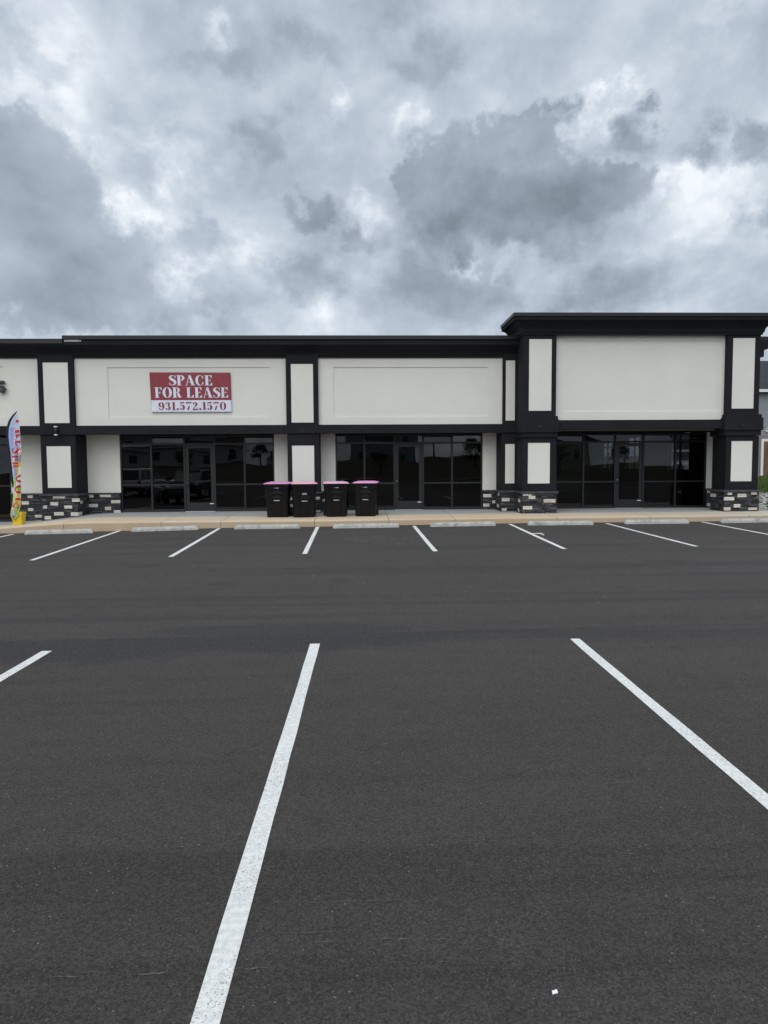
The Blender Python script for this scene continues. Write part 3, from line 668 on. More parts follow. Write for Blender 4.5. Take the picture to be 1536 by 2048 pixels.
# tower
fascia(5.93, 11.17, 3.15, 5.9, 6.175, 11.095, 3.466, 5.60, 21.60, 21.8)
pilaster(4.94, 5.925, 5.10, 5.785, 21.42, 3.3, 5.85, 3.485, 5.621, 21.9)
pilaster(11.165, 12.17, 11.323, 12.003, 21.42, 3.34, 5.85, 3.53, 5.65, 21.9)
b = MB(); b.box(4.94, 5.2, 21.9, 22.95, 2.7, 6.25); b.box(11.9, 12.17, 21.9, 22.95, 2.7, 6.25); b.box(5.2, 11.9, 21.9, 22.95, 5.35, 6.2); P('tower_side', b, black)
# beams
b = MB(); b.box(-26.9, 4.94, 22.37, 22.5, 3.07, 3.148); b.box(-26.9, 4.94, 22.25, 22.45, 2.87, 3.075); P('beam', b, black, bevel=.006)
b = MB(); b.box(5.9, 11.2, 21.56, 21.8, 3.135, 3.21); b.box(5.9, 11.2, 21.48, 21.75, 2.93, 3.14); P('beam', b, black, bevel=.006)
b = MB(); b.box(-26.9, 4.94, 22.45, YW+.05, 2.90, 2.95); b.box(5.0, 12.6, 21.75, YW+.05, 2.95, 3.0); P('soffit', b, soffit_m)
# band mouldings on the tower columns
for x0, x1, dz in ((4.935, 5.93, 0), (11.17, 12.19, .035)):
    b = MB()
    b.box(x0-.05, x1+.05, 21.36, 21.9, 3.215+dz, 3.32+dz); b.box(x0-.09, x1+.075, 21.31, 21.95, 2.835+dz, 3.215+dz); b.box(x0-.05, x1+.04, 21.36, YW if x0 < 8 else 22.32, 2.69+dz*.6, 2.835+dz)
    P('band_moulding', b, black, bevel=.008)
for (x, z, y) in ((-1.776, 2.946, 22.25), (5.40, 3.00, 21.31), (11.64, 3.02, 21.31)):
    b = MB(); b.tube([(x, y+.01, z), (x, y-.02, z)], [.045, .045], 16); P('conduit_cap', b, material('cap_black', (0.004, 0.004, 0.005), .6))

# cornices ------------------------------------------------------------------
def sweep(mb, path, prof, mi=0, smooth_from=None):
    pts = [Vector((x, y, 0)) for x, y in path]; n = len(pts); rings = []
    nr = []
    for a, c in zip(pts[:-1], pts[1:]):
        t = (c-a).normalized(); nr.append(Vector((t.y, -t.x, 0)))
    for i, p_ in enumerate(pts):
        if i == 0: mdir = nr[0]
        elif i == n-1: mdir = nr[-1]
        else:
            mm = (nr[i-1]+nr[i]).normalized(); mdir = mm/mm.dot(nr[i])
        rings.append([p_+mdir*q+Vector((0, 0, z)) for q, z in prof])
    mb.loft(rings, mi, True, False)
def ogee(z0, z1, p0, p1, n=8):
    out = []
    for i in range(n+1):
        t = i/n; s_ = t*t*(3-2*t)
        out.append((p0+(p1-p0)*(.65*t*t+.35*s_), z0+(z1-z0)*(t if t < .5 else t)))
    return out
zt0 = 5.215
main_prof = [(-.1, zt0), (.05, zt0), (.05, zt0+.06), (.08, zt0+.08)]+ogee(5.30, 5.555, .09, .38)+[(.40, 5.565), (.40, 5.585), (.40, 5.72), (-.1, 5.72)]
cap_prof = [(.3, 5.722), (.45, 5.722), (.45, 5.825), (.425, 5.84), (-.12, 5.85), (-.12, 5.722)]
cap_low = [(.3, 5.60), (.43, 5.60), (.43, 5.735), (.41, 5.745), (-.12, 5.755), (-.12, 5.60)]
mp_left = [(q, min(z, 5.6)) for q, z in main_prof]
b = MB(); sweep(b, [(-8.95, 22.45), (4.95, 22.45)], main_prof); P('cornice', b, black)
b = MB(); sweep(b, [(-27, 22.45), (-8.953, 22.45)], [(-.1, zt0), (.05, zt0), (.05, zt0+.06), (.08, zt0+.08)]+ogee(5.30, 5.555, .09, .38)+[(.40, 5.565), (.40, 5.598), (-.1, 5.598)]); P('cornice', b, black)
b = MB(); sweep(b, [(-8.95, 22.45), (4.95, 22.45)], cap_prof); P('coping', b, flash)
b = MB(); sweep(b, [(-27, 22.45), (-8.953, 22.45)], cap_low); P('coping', b, flash)
b = MB(); b.box(-8.90, -8.80, 22.045, 22.06, 5.655, 5.71); b.box(-8.79, -8.46, 22.04, 22.06, 5.658, 5.712); b.box(-8.45, -8.40, 22.045, 22.055, 5.66, 5.705); P('bare_trim_patch', b, material('bare_foam', (0.55, 0.53, 0.48), .9))
zt1 = 5.765
tow_prof = [(-.1, zt1-.02), (.04, zt1-.02), (.04, zt1+.035), (.07, zt1+.05), (.075, 5.85), (.085, 5.90), (.11, 5.95), (.16, 6.00), (.20, 6.035), (.235, 6.075), (.275, 6.10), (.32, 6.115), (.365, 6.12), (.37, 6.14), (.37, 6.215), (-.1, 6.215)]
tow_cap = [(.3, 6.218), (.405, 6.218), (.405, 6.315), (.385, 6.325), (-.12, 6.33), (-.12, 6.218)]
tp = [(4.94, 22.98), (4.94, 21.42), (12.17, 21.42), (12.17, 22.98)]
b = MB(); sweep(b, tp, tow_prof); P('cornice', b, black)
b = MB(); sweep(b, tp, tow_cap); P('coping', b, flash)
# right hand return of the main cornice, running back along the side wall
b = MB(); sweep(b, [(XR, 22.99), (XR, 38.2)], [(-.8, 5.39), (.05, 5.39), (.05, 5.45), (.12, 5.47), (.62, 5.66), (.66, 5.70), (.66, 5.86), (-.8, 5.86)]); P('cornice', b, black)
b = MB(); sweep(b, [(XR, 22.99), (XR, 38.2)], [(.4, 5.862), (.70, 5.862), (.70, 5.97), (-.8, 5.99), (-.8, 5.862)]); P('coping', b, flash)
# thin cut marks at the joints of the metal cap
for x in (-5.9, -2.7, .4, 3.4):
    pass

# wall light, sign ------------------------------------------------------------------
wl = thing('wall_light', 'small black cylinder wall light with silver ends on the beam over the left column', 'wall light', (-9.31, 22.25, 2.98))
b = MB(); b.tube([(-9.305, 22.19, 3.085), (-9.305, 22.19, 2.875)], .045, 16); b.box(-9.345, -9.265, 22.20, 22.249, 2.93, 3.03); b.build('lamp_body', frame_m, wl)
for z in (3.105, 2.855):
    b = MB(); b.tube([(-9.305, 22.19, z-.022), (-9.305, 22.19, z+.022)], .060, 18); b.build('lamp_rim', alum, wl)
sg = thing('wall_sign', 'edge of a black raised sign high on the wall at the left border', 'sign', (-11.4, 22.4, 4.3))
sgm = material('sign_black', (0.02, 0.024, 0.024), .5)
b = MB(); b.tube([(-10.975, 22.40, 4.27), (-10.975, 22.32, 4.27)], .112, 24); b.tube([(-10.975, 22.34, 4.27), (-10.80, 22.34, 4.268)], [.02, .012], 8); b.build('letter', sgm, sg)
b = MB(); b.tube([(-10.975, 22.32, 4.27), (-10.975, 22.312, 4.27)], .055, 20); b.build('sign_face', material('sign_grey', (0.05, 0.06, 0.06), .4), sg)
b = MB(); b.box(-11.6, -10.885, 22.33, 22.42, 4.435, 4.53); b.build('letter', sgm, sg, bevel=.02)
b = MB(); b.box(-11.8, -11.2, 22.33, 22.42, 4.1, 4.38); b.build('letter', sgm, sg, bevel=.02)

# ------------------------------------------------------------------ lettering (fat-face serif glyphs, filled by marching squares)
GX = GY = None
def rect(x0, y0, x1, y1): return np.minimum(np.minimum(GX-x0, x1-GX), np.minimum(GY-y0, y1-GY))
def ell(cx, cy, rx, ry): return (1-np.sqrt(((GX-cx)/rx)**2+((GY-cy)/ry)**2))*min(rx, ry)
def poly(pts):
    r_ = None; n = len(pts); a_ = sum(pts[i][0]*pts[(i+1) % n][1]-pts[(i+1) % n][0]*pts[i][1] for i in range(n))
    if a_ < 0: pts = pts[::-1]
    for i in range(n):
        (x0, y0), (x1, y1) = pts[i], pts[(i+1) % n]; L = math.hypot(x1-x0, y1-y0)
        q = ((x1-x0)*(GY-y0)-(y1-y0)*(GX-x0))/L
        r_ = q if r_ is None else np.minimum(r_, q)
    return r_
def U(*a):
    r_ = a[0]
    for q in a[1:]: r_ = np.maximum(r_, q)
    return r_
def cut(a, b_): return np.minimum(a, -b_)
def stroke(pts):
    P_ = np.array(pts, float); out = None; n = len(P_)
    for i in range(n-1):
        p0, p1, p2, p3 = P_[max(i-1, 0)], P_[i], P_[i+1], P_[min(i+2, n-1)]
        for t in np.linspace(0, 1, 9):
            q = .5*((2*p1)+(-p0+p2)*t+(2*p0-5*p1+4*p2-p3)*t*t+(-p0+3*p1-3*p2+p3)*t**3)
            dd = q[2]-np.hypot(GX-q[0], GY-q[1]); out = dd if out is None else np.maximum(out, dd)
    return out
def glyph(ch):
    h = .035
    if ch == 'S': return .66, lambda: U(stroke([(.585, .74, .018), (.50, .91, .028), (.34, .965, .032), (.19, .90, .065), (.145, .76, .10), (.25, .61, .125), (.43, .48, .13), (.535, .32, .115), (.50, .13, .075), (.36, .035, .032), (.20, .06, .028), (.075, .25, .018)]), rect(.565, .70, .6, .99), rect(.06, .01, .095, .29))
    if ch == 'P': return .70, lambda: U(rect(.09, 0, .32, 1), rect(.0, 0, .42, h), rect(0, 1-h, .42, 1), cut(np.minimum(ell(.38, .73, .29, .27), GX-.3), np.minimum(ell(.36, .73, .10, .235), GX-.32)))
    if ch == 'A': return .84, lambda: U(poly([(.30, 1), (.48, 1), (.78, 0), (.53, 0)]), poly([(.34, 1), (.375, .93), (.13, 0), (.085, 0)]), rect(0, 0, .23, h), rect(.45, 0, .86, h), rect(.17, .29, .6, .29+h*1.1))
    if ch == 'C': return .76, lambda: U(cut(cut(ell(.37, .5, .35, .515), ell(.43, .5, .19, .475)), np.minimum(GX-.46, np.minimum(GY-.30, .72-GY))), rect(.63, .62, .665, .99), rect(.63, .05, .66, .32))
    if ch == 'E': return .72, lambda: U(rect(.09, 0, .32, 1), rect(0, 0, .64, h), rect(0, 1-h, .62, 1), rect(.3, .49, .46, .49+h), poly([(.44, .50), (.50, .36), (.50, .66)]), poly([(.64, 0), (.64, .32), (.42, .0)]), poly([(.62, 1), (.62, .70), (.42, 1)]))
    if ch == 'F': return .68, lambda: U(rect(.09, 0, .32, 1), rect(0, 0, .42, h), rect(0, 1-h, .62, 1), rect(.3, .47, .44, .47+h), poly([(.42, .49), (.49, .33), (.49, .66)]), poly([(.62, 1), (.62, .68), (.42, 1)]))
    if ch == 'O': return .84, lambda: cut(ell(.41, .5, .40, .515), ell(.41, .5, .165, .475))
    if ch == 'R': return .80, lambda: U(rect(.09, 0, .32, 1), rect(.0, 0, .42, h), rect(0, 1-h, .42, 1), cut(np.minimum(ell(.38, .75, .27, .25), GX-.3), np.minimum(ell(.36, .75, .10, .215), GX-.32)), stroke([(.40, .51, .02), (.50, .42, .08), (.54, .25, .105), (.60, .09, .085), (.70, .05, .04), (.77, .12, .02)]))
    if ch == 'L': return .70, lambda: U(rect(.09, 0, .32, 1), rect(0, 0, .64, h), rect(0, 1-h, .42, 1), poly([(.64, 0), (.64, .34), (.40, 0)]))
    if ch == 'H': return .9, lambda: U(rect(.07, 0, .30, 1), rect(.56, 0, .79, 1), rect(.2, .44, .6, .56))
    if ch == '9': return .72, lambda: U(cut(ell(.34, .68, .31, .32), ell(.34, .68, .085, .285)), np.minimum(cut(ell(.33, .5, .335, .50), ell(.29, .53, .20, .49)), np.minimum(GX-.30, .75-GY)), stroke([(.42, .03, .03), (.26, .05, .035), (.16, .15, .075), (.15, .17, .08)]))
    if ch == '3': return .68, lambda: U(stroke([(.17, .82, .085), (.15, .90, .03), (.30, .965, .03), (.44, .86, .09), (.44, .70, .09), (.34, .55, .03), (.24, .53, .018)]), stroke([(.30, .53, .02), (.44, .47, .06), (.49, .28, .115), (.42, .09, .07), (.28, .03, .028), (.13, .08, .03), (.16, .18, .085)]))
    if ch == '1': return .52, lambda: U(rect(.16, 0, .39, 1), rect(.02, 0, .52, h), rect(.03, 1-h, .3, 1))
    if ch == '.': return .34, lambda: ell(.16, .12, .125, .125)
    if ch == '5': return .70, lambda: U(poly([(.12, 1), (.57, 1), (.57, .83), (.12, .83)]), rect(.10, .45, .135, 1), stroke([(.12, .50, .018), (.28, .62, .03), (.44, .56, .08), (.50, .33, .125), (.42, .10, .075), (.28, .03, .028), (.13, .09, .03), (.16, .20, .085)]))
    if ch == '7': return .70, lambda: U(rect(.05, .83, .64, 1), rect(.05, .68, .085, 1), poly([(.57, .86), (.64, .88), (.42, .30), (.40, 0), (.16, 0), (.22, .30)]))
    if ch == '2': return .70, lambda: U(stroke([(.17, .78, .09), (.14, .88, .035), (.30, .965, .03), (.46, .84, .10), (.45, .66, .10), (.30, .42, .05), (.10, .14, .03), (.06, .05, .02)]), poly([(.05, 0), (.62, 0), (.62, .15), (.07, .15)]), rect(.59, .1, .625, .34))
    if ch == '0': return .76, lambda: cut(ell(.37, .5, .35, .515), ell(.37, .5, .12, .475))
    return .38, None
def glyph_polys(ch, res=44):
    global GX, GY
    adv, fn_ = glyph(ch)
    if fn_ is None: return adv, [], []
    nx = int(res*(adv+.1)); ny = int(res*1.08)
    gx_ = np.linspace(-.04, adv+.06, nx); gy_ = np.linspace(-.04, 1.04, ny)
    GX, GY = np.meshgrid(gx_, gy_); V = fn_()
    vs, fs, key = [], [], {}
    def vid(p):
        k = (round(p[0], 5), round(p[1], 5))
        if k not in key: key[k] = len(vs); vs.append(k)
        return key[k]
    for j in range(ny-1):
        for i in range(nx-1):
            c = [(gx_[i], gy_[j], V[j, i]), (gx_[i+1], gy_[j], V[j, i+1]), (gx_[i+1], gy_[j+1], V[j+1, i+1]), (gx_[i], gy_[j+1], V[j+1, i])]
            if all(q[2] <= 0 for q in c): continue
            out = []
            for k in range(4):
                a, b_ = c[k], c[(k+1) % 4]
                if a[2] > 0: out.append((a[0], a[1]))
                if (a[2] > 0) != (b_[2] > 0):
                    t = a[2]/(a[2]-b_[2]); out.append((a[0]+(b_[0]-a[0])*t, a[1]+(b_[1]-a[1])*t))
            ids = []
            for p_ in out:
                q = vid(p_)
                if q not in ids: ids.append(q)
            if len(ids) >= 3: fs.append(ids)
    return adv, vs, fs
GC = {}
def text_mesh(txt, res=44):
    x = 0; VS, FS = [], []
    for ch in txt:
        if ch not in GC: GC[ch] = glyph_polys(ch, res)
        adv, vs, fs = GC[ch]; o = len(VS)
        VS += [(x+v[0], v[1]) for v in vs]; FS += [[i+o for i in f] for f in fs]; x += adv
    xs_ = [v[0] for v in VS]; return VS, FS, min(xs_), max(xs_)

# lease banner ------------------------------------------------------------------
ban = thing('lease_banner', 'red and white vinyl banner reading SPACE FOR LEASE 931.572.1570 on the cream wall', 'banner', (-5.25, 22.40, 3.55))
BX0, BX1, BT, BB = -6.49, -4.005, 4.785, 3.553
def bwarp(u, v):      # u,v in 0..1 from top left; gives X, Y, Z
    x = BX0+(BX1-BX0)*u+0.035*v*(1-u)+0.02*v*u; z = BT+(BB-BT)*v-0.012*u*(1-v)
    sag = 0.006*math.sin(u*math.pi*4)**2*(1 if v < .02 or v > .98 else 0)
    crease = 0.016*math.exp(-((u-.80-.17*v*1.4)/.018)**2)*math.exp(-((v-.45)/.28)**2)+0.010*math.exp(-((u-.98+.06*v)/.03)**2)*v
    cr2 = 0.012*(math.exp(-((u-.04-.05*(1-v)/.25)/.012)**2)+math.exp(-((u-.96+.05*(1-v)/.25)/.012)**2))*(1 if v > .76 else 0)
    y = 22.428+0.008*math.sin(u*7+1)*math.sin(v*3.1)-crease-cr2
    return (x, y, z-sag*(1 if v > .5 else -1)*0)
red = material('banner_red', (0.235, 0.022, 0.034), .45, .5, .06, 3, .15, 8); bwhite = material('banner_white', (0.66, 0.69, 0.78), .45, .5, .04, 3, .15, 8)
b = MB(); NU, NV = 90, 40; vsplit = .697
vv = sorted([j/NV for j in range(NV+1)]+[vsplit]); nu = NU+1
vs = [bwarp(i/NU, v) for v in vv for i in range(nu)]; fs = []; mi = []
for j in range(len(vv)-1):
    for i in range(NU): fs.append((j*nu+i, j*nu+i+1, (j+1)*nu+i+1, (j+1)*nu+i)); mi.append(0 if (vv[j]+vv[j+1])/2 < vsplit else 1)
b.add(vs, fs, mi, True); o = b.build('sheet', [red, bwhite], ban)
sm_ = o.modifiers.new('thick', 'SOLIDIFY'); sm_.thickness = .003; sm_.offset = 1 if False else 0
def banner_text(txt, u0, u1, v0, v1, mat):
    VS, FS, a, c = text_mesh(txt); b = MB(); vs = []
    for x, y in VS:
        u = u0+(u1-u0)*(x-a)/(c-a); v = v1+(v0-v1)*y
        q = bwarp(u, v); vs.append((q[0], q[1]-.006, q[2]))
    b.add(vs, FS, 0, True); b.build('lettering', mat, ban)
banner_text('SPACE', .237, .771, .072, .325, bwhite)
banner_text('FOR LEASE', .048, .962, .376, .634, bwhite)
banner_text('931.572.1570', .090, .935, .745, .945, red)
gmat = material('grommet', (0.12, 0.12, 0.12), .4, metal=.5)
for u in (.02, .25, .5, .745, .98):
    for v in (.018, .982):
        q = Vector(bwarp(u, v)); b = MB(); b.tube([q+Vector((0, -.004, 0)), q+Vector((0, -.010, 0))], .011, 10); b.build('grommet', gmat, ban)

# ------------------------------------------------------------------ wheel stops
def make_stop():
    root = thing('wheel_stop', 'x', 'wheel stop', (0, 0, 0))
    b = MB(); L, D_, H_ = .905, .075, .115
    def ring(x, k, h):   # cross-section with chamfered top
        return [(x, -D_*k, 0), (x, -D_*k*.93, h*.55), (x, -D_*k*.62, h), (x, D_*k*.62, h), (x, D_*k*.93, h*.55), (x, D_*k, 0)]
    rings = [ring(-L, .95, H_*.45), ring(-L+.045, 1, H_*.98)]
    n = 16
    for i in range(1, n): rings.append([(p_[0], p_[1]+random.uniform(-.002, .002), p_[2]+(random.uniform(-.0025, .0015) if p_[2] > 0 else 0)) for p_ in ring(-L+.045+(2*L-.09)*i/n, 1, H_)])
    rings += [ring(L-.045, 1, H_*.98), ring(L, .95, H_*.45)]
    b.loft(rings, 0, True, False); b.build('block', stopconc, root, bevel=.006)
    p_ = MB()
    for x in (-.6, .6): p_.tube([(x, 0, H_-.01), (x, 0, H_+.004)], .016, 10)
    p_.build('steel_pin', material('rusty_steel', (0.12, 0.08, 0.06), .8), root)
    return root
stops = [(-8.22, 19.60, 'stained concrete wheel stop in front of the yellow bucket and left column'),
         (-5.386, 19.71, 'concrete wheel stop in front of the door under the lease banner'),
         (-2.568, 19.63, 'concrete wheel stop in front of the two left trash bins'),
         (0.148, 19.46, 'dark scuffed concrete wheel stop in front of the two right trash bins'),
         (2.818, 19.46, 'concrete wheel stop before the right half of the middle storefront'),
         (5.528, 19.42, 'clean grey concrete wheel stop before the left column of the tall bay'),
         (8.276, 19.54, 'grey concrete wheel stop before the door of the tall right bay'),
         (11.03, 19.58, 'rightmost concrete wheel stop, cut off by the picture edge')]
st0 = make_stop()
for i, (x, y, lb) in enumerate(stops):
    o = st0 if i == 0 else copy_tree(st0)
    o.location = (x, y, zf(x, y)-.004); o['label'] = lb; o['group'] = 'wheel stops along the kerb'
    o.rotation_euler = (0, -math.atan((zf(x+.9, y)-zf(x-.9, y))/1.8), [.02, .013, -.004, -.003, .01, -.02, .004, .008][i])

# ------------------------------------------------------------------ trash bins
plastic = material('black_bin_plastic', (0.0050, 0.0054, 0.0064), .42, .27, .15, 8, .12, 160)
rubber = material('rubber', (0.012, 0.012, 0.012), .8)
def rrect(cx, cy, z, hx, hy, r_, n=4):
    out = []
    for (sx_, sy_, a0) in ((1, 1, 0), (-1, 1, 90), (-1, -1, 180), (1, -1, 270)):
        for k in range(n+1):
            a = R(a0+90*k/n); out.append((cx+sx_*(hx-r_)+r_*math.cos(a), cy+sy_*(hy-r_)+r_*math.sin(a), z))
    return out
def make_bin(lid_col, label, loc, rot, style=0, w_=1.0):
    root = thing('trash_bin', label, 'trash bin', (0, 0, 0), 'black wheeled trash bins with pink lids')
    b = MB(); k = w_
    R_ = lambda z, hx, hy, r_=.05, cy=0: rrect(0, cy, z, hx*k, hy, r_)
    if style == 0:
        rings = [R_(0, .300, .26), R_(.02, .315, .275), R_(.60, .340, .325, .06), R_(.66, .343, .335, .06), R_(.70, .352, .365, .05), R_(.93, .365, .385, .05), R_(.935, .385, .405, .04), R_(.985, .388, .41, .04)]
    else:
        rings = [R_(0, .295, .26, .08), R_(.02, .31, .275, .08), R_(.70, .345, .335, .09), R_(.74, .350, .345, .09), R_(.80, .355, .375, .08), R_(.93, .365, .385, .08), R_(.935, .385, .405, .05), R_(.985, .388, .41, .05)]
    b.loft(rings, 0, True, True); bo = b.build('body', plastic, root, world=False)
    es = bo.modifiers.new('edge', 'EDGE_SPLIT'); es.split_angle = R(35)
    # front mouldings: two vertical ribs, arched shoulder pocket
    f = MB()
    def yfz(z): return -(.262+(.335-.262)*min(z/.66, 1)) if z < .68 else -.375
    for sx_ in (-1, 1):
        f.loft([[(sx_*q*k, yfz(z)+dy, z) for q, dy in ((.15, .02), (.165, -.018), (.255, -.018), (.272, .02))] for z in (.03, .2, .4, .56)], 0, True, False)
    f.loft([[(.15*k*math.cos(R(a)), yfz(.64)+.02-dd, .56+.11*math.sin(R(a))) for a in range(0, 181, 20)] for dd in (0, .045)], 0, True, False)
    f.loft([[(.20*k*math.cos(R(a)), -.36-dd, .70+.10*math.sin(R(a))) for a in range(0, 181, 20)] for dd in (0, .022)], 0, True, False) if style == 0 else None
    f.build('front_rib', plastic, root, world=False)
    g = MB(); zc_ = .50 if style == 0 else .485
    g.tube([(-.088, yfz(zc_)-.028, zc_), (.088, yfz(zc_)-.028, zc_)], .011, 10); g.build('catch_bar', material('galvanised', (0.62, 0.62, 0.6), .45, metal=.3), root, world=False)
    # worn stamped marking: a row of short pale strokes
    t = MB(); zz, nn, y_ = ((.868, 6, -.3855) if style == 0 else (.70, 7, -.3385)); hh = .011 if style == 0 else .020
    for i in range(nn):
        x0 = -.065+.13*i/nn
        if style == 0 and i == 1: continue
        t.box(x0, x0+.013, y_-.004, y_+.01, zz-hh, zz+hh); t.box(x0+.0131, x0+.0175, y_-.003, y_+.01, zz-hh+.004, zz+hh-.007)
    if style == 1: t.box(-.072, .072, y_-.001, y_+.012, zz-hh-.006, zz-hh-.002); t.box(-.072, .072, y_-.001, y_+.012, zz+hh+.002, zz+hh+.006)
    t.build('stamped_marking', material('worn_white', (0.42, 0.43, 0.43), .8), root, world=False)
    # lid
    l = MB(); hx, hy = .385*k, .40
    lift = .022
    def lr(z, ax, ay, r_, cy): return [(x, y, zz_+lift*(y+.4)/.8) for x, y, zz_ in rrect(0, cy, z, ax, ay, r_)]
    l.loft([lr(.984, hx+.006, hy+.012, .045, -.005), lr(.992, hx+.012, hy+.02, .05, -.012), lr(1.004, hx+.004, hy+.008, .05, -.008), lr(1.012, hx-.06, hy-.06, .06, 0), lr(1.026, hx-.10, hy-.09, .06, 0), lr(1.029, hx-.12, hy-.11, .05, 0)], 0, True, False)
    lo = l.build('lid', lid_col, root, world=False, bevel=.004)
    # handle and wheels at the back
    h = MB(); h.tube([(-.24, .41, .955), (-.24, .47, .965), (.24, .47, .965), (.24, .41, .955)], .016, 8); h.tube([(-.39*k, .385, 1.0), (.39*k, .385, 1.0)], .016, 8); h.build('handle', plastic, root, world=False)
    for sx_ in (-1, 1):
        q = MB(); q.tube([(sx_*.305*k, .27, .14), (sx_*.315*k, .27, .14), (sx_*.365*k, .27, .14), (sx_*.372*k, .27, .14)], [.125, .14, .14, .125], 24); wo_ = q.build('wheel', rubber, root, world=False)
        q = MB(); q.tube([(sx_*.372*k, .27, .14), (sx_*.380*k, .27, .14)], [.08, .07], 16); q.build('hub', plastic, wo_, world=False)
    a = MB(); a.tube([(-.31*k, .27, .14), (.31*k, .27, .14)], .012, 8); a.build('axle', alum, root, world=False)
    root.location = loc; root.rotation_euler = (0, 0, rot)
    return root
pinkA = material('lid_orchid', (0.64, 0.27, 0.50), .5, .45, .05, 6); pinkB = material('lid_rose', (0.78, 0.40, 0.48), .5, .45, .05, 6); pinkC = material('lid_pale_orchid', (0.74, 0.42, 0.58), .5, .45, .05, 6); pinkD = material('lid_bright_orchid', (0.72, 0.32, 0.56), .5, .45, .05, 6)
bins = [(pinkA, 'black trash bin with orchid pink lid, first from the left', -2.445, 21.27, R(-1), 0, .98), (pinkB, 'rounder black trash bin with salmon pink lid and boxed front label, second from the left', -1.68, 21.17, R(8), 1, .99),
        (pinkC, 'black trash bin with pale pink lid, third from the left before the window edge', -.735, 21.25, R(5), 0, .95), (pinkD, 'black trash bin with bright pink lid, the right end one nearest the middle door', .175, 21.3, R(-5), 0, .93)]
for mt, lb, x, y, rz, st, w_ in bins: make_bin(mt, lb, (x, y, zw(x, y-.3)+.002), rz, st, w_)

# ------------------------------------------------------------------ bucket and feather flag
bk = thing('bucket', 'yellow square bucket weighing down the feather flag pole', 'bucket', (-9.945, 20.95, .2))
zb_ = zw(-9.95, 20.8); ye = material('yellow_plastic', (0.72, 0.50, 0.02), .5, .5, .08, 10)
b = MB(); b.loft([rrect(-9.945, 20.97, zb_, .125, .125, .03), rrect(-9.945, 20.97, zb_+.30, .148, .148, .03), rrect(-9.945, 20.97, zb_+.305, .158, .158, .03), rrect(-9.945, 20.97, zb_+.37, .160, .160, .03), rrect(-9.945, 20.97, zb_+.375, .150, .150, .03), rrect(-9.945, 20.97, zb_+.33, .14, .14, .03)], 0, True, True); o = b.build('pail', ye, bk); es = o.modifiers.new('e', 'EDGE_SPLIT'); es.split_angle = R(35)
b = MB(); b.tube([(-9.945+.17*math.cos(R(a)), 20.81, zb_+.34-.10*math.sin(R(a))) for a in range(0, 181, 15)], .005, 6); b.build('bail', alum, bk)
fl = thing('feather_flag', 'tall feather flag with red letters and a childlike girl drawing, furled beside the left storefront', 'flag', (-9.945, 20.9, zb_+.3))
outL = [(-9.787, 3.399), (-9.89, 3.286), (-9.981, 3.13), (-10.029, 2.973), (-10.036, 2.802), (-10.027, 2.517), (-10.0, 2.302), (-9.99, 2.016), (-9.949, 1.8), (-9.975, 1.513), (-9.998, 1.297), (-10.016, 1.009), (-10.033, 0.80), (-10.082, 0.62), (-10.088, 0.461), (-10.049, 0.374)]
outR = [(-9.773, 3.385), (-9.75, 3.257), (-9.723, 3.058), (-9.711, 2.829), (-9.688, 2.515), (-9.68, 2.343), (-9.723, 2.158), (-9.753, 1.943), (-9.76, 1.584), (-9.777, 1.152), (-9.795, 0.863), (-9.815, 0.719), (-9.856, 0.575), (-9.919, 0.43), (-9.993, 0.359)]
def fx(side, z):
    a = sorted([(q[1], q[0]) for q in side]); return float(np.interp(z, [q[0] for q in a], [q[1] for q in a]))
def fpos(u, z, off=0.0):
    xl, xr = fx(outL, z), fx(outR, z); x = xl+(xr-xl)*u
    fold = .035*math.sin(u*6.5+z*1.6)+.02*math.sin(u*13-z*3.1)*(1 if z < 2.4 else .4)
    return (x, 20.78+fold*min(1, (3.4-z)*1.5)-off, z)
fm = [material('flag_'+n_, c_, .75, .3, .06, 12) for n_, c_ in (('periwinkle', (.36, .42, .66)), ('pale_blue', (.50, .57, .72)), ('white', (.68, .68, .70)), ('green', (.36, .52, .10)), ('yellow', (.74, .58, .10)), ('pink', (.70, .50, .52)), ('red', (.55, .035, .05)), ('grey', (.30, .28, .33)), ('orange', (.78, .42, .08)), ('lime', (.52, .66, .18)), ('rust', (.40, .09, .07)), ('plum', (.42, .05, .20)), ('skin', (.78, .60, .50)))]
def zone(u, z):
    if z > 3.0: return 1
    if z > 2.45: return 0 if u < .62 else 1
    if z > 2.18: return 0 if u < .5 else (10 if z > 2.38 else (2 if z > 2.28 else 7))
    if z > 2.0: return (2 if u < .35 else (7 if z > 2.06 else 8))
    if z > 1.9: return 8 if u > .3 else 2
    if z > 1.56: return 0 if u < .45 else (4 if u < .7 else 2)
    if z > 1.30: return 9 if u < .5 else 2
    if z > 1.08: return 5 if u < .32 else (4 if u < .6 else 3)
    if z > .90: return 9 if u < .5 else 4
    if z > .77: return 4 if u < .8 else 8
    return 9 if u < .55 else 3
b = MB(); NU, NV = 22, 150; zz = [3.39-(3.39-.362)*j/NV for j in range(NV+1)]
vs = [fpos(i/NU, z) for z in zz for i in range(NU+1)]; fs = []; mi = []
for j in range(NV):
    for i in range(NU): fs.append((j*(NU+1)+i, j*(NU+1)+i+1, (j+1)*(NU+1)+i+1, (j+1)*(NU+1)+i)); mi.append(zone((i+.5)/NU, (zz[j]+zz[j+1])/2))
b.add(vs, fs, mi, True); b.build('fabric', fm, fl)
